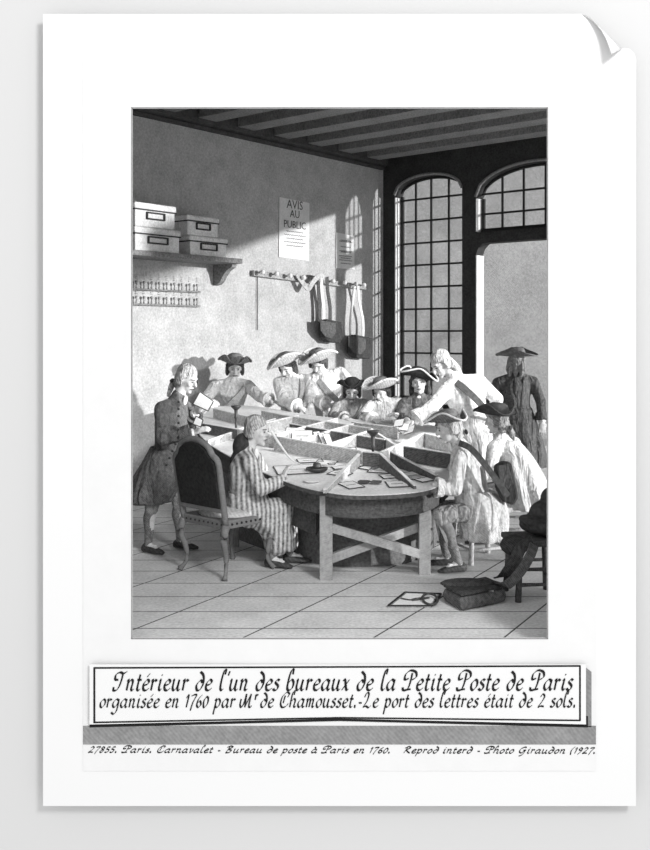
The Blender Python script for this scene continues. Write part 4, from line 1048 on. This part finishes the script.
# 9 man with back turned at the window
d = 12.2
J = pj(d, head=(517, 361), neck=(516, 374), chest=(515, 389), pelvis=(518, 416), shL=(498, 383), elL=(491, 402, d+.05), wrL=(494, 419, d-.05), shR=(533, 382), elR=(541, 402, d-.05), wrR=(542, 422, d-.1))
J.update(face=V((.35, .9, 0)))
standing_legs(J, d, V((.2, 1, 0)))
person('man in dark coat and cocked hat standing in the doorway, back turned', J, k=1.05, coat='coatdark', hair='hairmid', hairstyle='long', hatspec=dict(style='bicorn', m='hatmid', k=1.0, turn=1.3), legs='breeches',
       skirt=dict(side=X, depth=Y, folds=8, amp=.09, rings=[(P(517, 408, d), .18, .14), (P(519, 420, d), .21, .17), (P(522, 440, d), .25, .2), (P(525, 466, d), .29, .23)]))
# 10 seated courier, right end
d = 8.05
J = pj(d, head=(449, 428), neck=(460, 446), chest=(468, 468), pelvis=(478, 508), shL=(459, 457, d-.19), elL=(455, 489, d-.22), wrL=(433, 487, d-.25), shR=(466, 452, d+.17), elR=(450, 476, d+.3), wrR=(432, 478, d+.35),
       hiL=(475, 512, d-.1), knL=(440, 514, d-.12), anL=(459, 561, d-.12), hiR=(475, 510, d+.1), knR=(438, 508, d+.12), anR=(447, 556, d+.10))
J.update(face=V((-.93, -.1, -.28)), hdL=V((-1, 0, -.1)), hdR=V((-1, 0, -.1)), ftL=V((-1, -.25, 0)), ftR=V((-1, .1, 0)))
J['anL'].z = .075; J['anR'].z = .075
person('seated courier in light coat and pale-edged tricorn at the right table end', J, k=1.0, coat='coatlight', hair='wig', hairstyle='queue', hatspec=dict(style='tricorn', m='hatmid', edge='hatedge', k=.92), legs='coatmid', stock='stocking',
       skirt=dict(side=X, depth=Y, folds=8, amp=.10, rings=[(P(474, 490, d), .16, .15), (P(480, 502, d), .20, .19), (P(483, 516, d), .205, .21), (P(484, 528, d), .19, .21), (P(484, 538, d), .175, .21)]))
bt = P(508, 487, d-.12)
t = thing('satchel', bt-Z*.15, 'dark mail satchel worn at the hip of the seated courier, left of the pale cape', 'bag')
MB().prism([P(x, y, d-.16) for x, y in ((495, 467), (503, 462), (512, 463), (519, 498), (514, 506), (503, 502), (497, 490))], Y*.11).build('pouch', 'leather', t, bevel=.02)
MB().prism([P(x, y, d-.185) for x, y in ((497, 466), (508, 464), (513, 482), (508, 490), (500, 484))], Y*.02).build('flap', 'leather2', t, bevel=.006)
MB().ribbon(cr([P(459, 443, d-.20), P(470, 448, d-.24), P(482, 461, d-.25), P(495, 478, d-.24), P(508, 496, d-.2)], 5), -Y, .05, .01).build('strap', 'strapdark', t)
# 11 seated man in pale cape
d = 9.1
J = pj(d, head=(497, 421), neck=(502, 436), chest=(507, 452), pelvis=(515, 487), shL=(494, 449, d-.15), elL=(491, 468, d-.25), wrL=(478, 476, d-.25), shR=(514, 444, d+.2), elR=(498, 466, d+.35), wrR=(480, 470, d+.4),
       hiL=(512, 490, d-.1), knL=(482, 492, d-.1), anL=(484, 533, d-.1), hiR=(512, 490, d+.1), knR=(482, 490, d+.15), anR=(488, 530, d+.15))
J.update(face=V((-.88, .35, -.1)), ftL=V((-1, -.1, 0)), ftR=V((-1, .1, 0)))
J['anL'].z = .075; J['anR'].z = .075
person('seated man in dark tricorn and long pale cape at the right edge', J, k=1.0, coat='coatlight', hair='hairmid', hairstyle='queue', hatspec=dict(style='tricorn', m='hatdark', k=1.05, roll=.12), legs='breeches',
       skirt=dict(name='cape', side=V((.95, .3, 0)).normalized(), depth=V((.3, -.95, 0)), folds=9, amp=.13, rings=[(P(506, 440, d), .10, .12), (P(510, 450, d), .15, .20), (P(516, 468, d), .21, .24), (P(523, 490, d), .235, .26), (P(527, 507, d), .22, .25)]), skirt_m='coatwhite')
# 12 writing clerk
d = 8.1
J = pj(d, head=(257, 431), neck=(246, 452), chest=(244, 474), pelvis=(247, 512), shR=(250, 463, d-.18), elR=(261, 489, d-.24), wrR=(283, 480, d-.1), shL=(255, 459, d+.18), elL=(268, 484, d+.25), wrL=(285, 478, d+.1),
       hiR=(250, 514, d-.1), knR=(283, 508, d+.02), anR=(272, 559, d+.0), hiL=(252, 513, d+.12), knL=(286, 506, d+.2), anL=(290, 552, d+.15))
J.update(face=V((.9, -.38, -.12)), hdR=V((.25, .1, 1)), hnR=V((-1, -.3, 0)), hdL=V((1, -.1, -.1)), ftR=V((.95, -.3, 0)), ftL=V((.95, .1, 0)))
J['anR'].z = .075; J['anL'].z = .075
wr = J['wrR'].copy()
t12 = person('clerk in striped gown and curled wig seated on the carved chair, writing', J, k=1.0, coat='robe', hair='wig', hairstyle='queue', legs='robe', stock='stocking', cuffs=False, sleeve_end=.95, cravat=True, curl=1.3,
       skirt=dict(name='gown_skirt', side=V((1, .1, 0)).normalized(), depth=V((.1, -1, 0)), folds=8, amp=.09, rings=[(P(247, 492, d), .15, .14), (P(250, 505, d), .19, .18), (P(264, 518, d+.05), .20, .19), (P(277, 532, d+.1), .14, .18), (P(281, 548, d+.12), .12, .17)]))
m = MB()
th = MB()
th.tube([J['hiR'], J['knR']], [.12, .095], 14); th.tube([J['hiL'], J['knL']], [.12, .095], 14); th.tube([J['knR'], J['knR'].lerp(J['anR'], .75)+V((.03, 0, 0))], [.095, .085], 14); th.tube([J['knL'], J['knL'].lerp(J['anL'], .75)], [.095, .085], 14)
th.build('gown_front', 'robe', t12, voxel=.014)
hb = MB().ell(P(243, 447, d), X*.09, Y*.07, Z*.12).ell(P(238, 462, d), X*.07, Y*.06, Z*.10); hb.build('hair_bag', 'hatdark', t12, voxel=.01)
q0 = P(271, 431, d-.12); q1 = P(291, 459, d-.1); q2 = P(300, 464, d-.02)
t = thing('quill_pen', q1, 'long pale quill pen in the raised hand of the seated clerk', 'pen')
MB().sweep(cr([q0, q0.lerp(q1, .5)+Z*-.01, q1, q2], 5), [.004]+[.011]*5+[.009]*5+[.006]*4+[.003], 8).build('quill', 'hatedge', t, smooth=True)
# ------------------------------------------------------------------ bake the remeshes
bpy.context.view_layer.update()
dg = bpy.context.evaluated_depsgraph_get()
new = [(o, bpy.data.meshes.new_from_object(o.evaluated_get(dg))) for o in BAKE]
for o, me in new:
    o.modifiers.clear(); nm = o.data.name; o.data = me
    for p in me.polygons: p.use_smooth = True
# ================================================================== LIGHT, CAMERA
w = bpy.data.worlds.new('sky'); bpy.context.scene.world = w; w.use_nodes = True
w.node_tree.nodes['Background'].inputs[0].default_value = (1, 1, 1, 1); w.node_tree.nodes['Background'].inputs[1].default_value = 1.2
def light(kind, name, loc, direction, energy, size=None, angle=None, size_y=None):
    l = bpy.data.lights.new(name, kind); l.energy = energy
    if kind == 'AREA':
        l.size = size
        if size_y: l.shape = 'RECTANGLE'; l.size_y = size_y
    if angle is not None: l.angle = angle
    o = bpy.data.objects.new(name, l); C.objects.link(o); o.location = loc
    o.rotation_euler = direction.to_track_quat('-Z', 'Y').to_euler(); return o
sd_ = -(A*1.0+B*3.1); sd_.z = -.33; 
light('SUN', 'sun', V((12, 12, 5)), sd_, 4.2, angle=math.radians(.9))
light('AREA', 'studio_lamp', V((5, -3.5, 8)), V((-.75, 1, -.65)), 1150, size=2.4)
sp_ = light('SPOT', 'fill_spot', V((3.1, 7.6, 4.2)), V((-3.2, 2.6, -3.2)), 1150)  # added fill spot, out of view, brightening the table and back row
sp_.data.spot_size = math.radians(56); sp_.data.spot_blend = 1; sp_.data.shadow_soft_size = .5
cam = bpy.data.cameras.new('camera'); co = bpy.data.objects.new('camera', cam); C.objects.link(co)
co.location = (0, 0, CH); co.rotation_euler = (math.pi/2, 0, 0)
cam.sensor_fit = 'HORIZONTAL'; cam.sensor_width = 36; cam.lens = 36*FL/650
cam.shift_x = -(CX-325)/650; cam.shift_y = -(425-HY)/650
cam.shift_x = (325-CX)/650; cam.shift_y = (HY-425)/650
cam.clip_end = 200
sc = bpy.context.scene; sc.camera = co
sc.view_settings.view_transform = 'Standard'; sc.view_settings.look = 'None'; sc.view_settings.gamma = 1; sc.view_settings.exposure = 0
sc.view_settings.use_curve_mapping = False
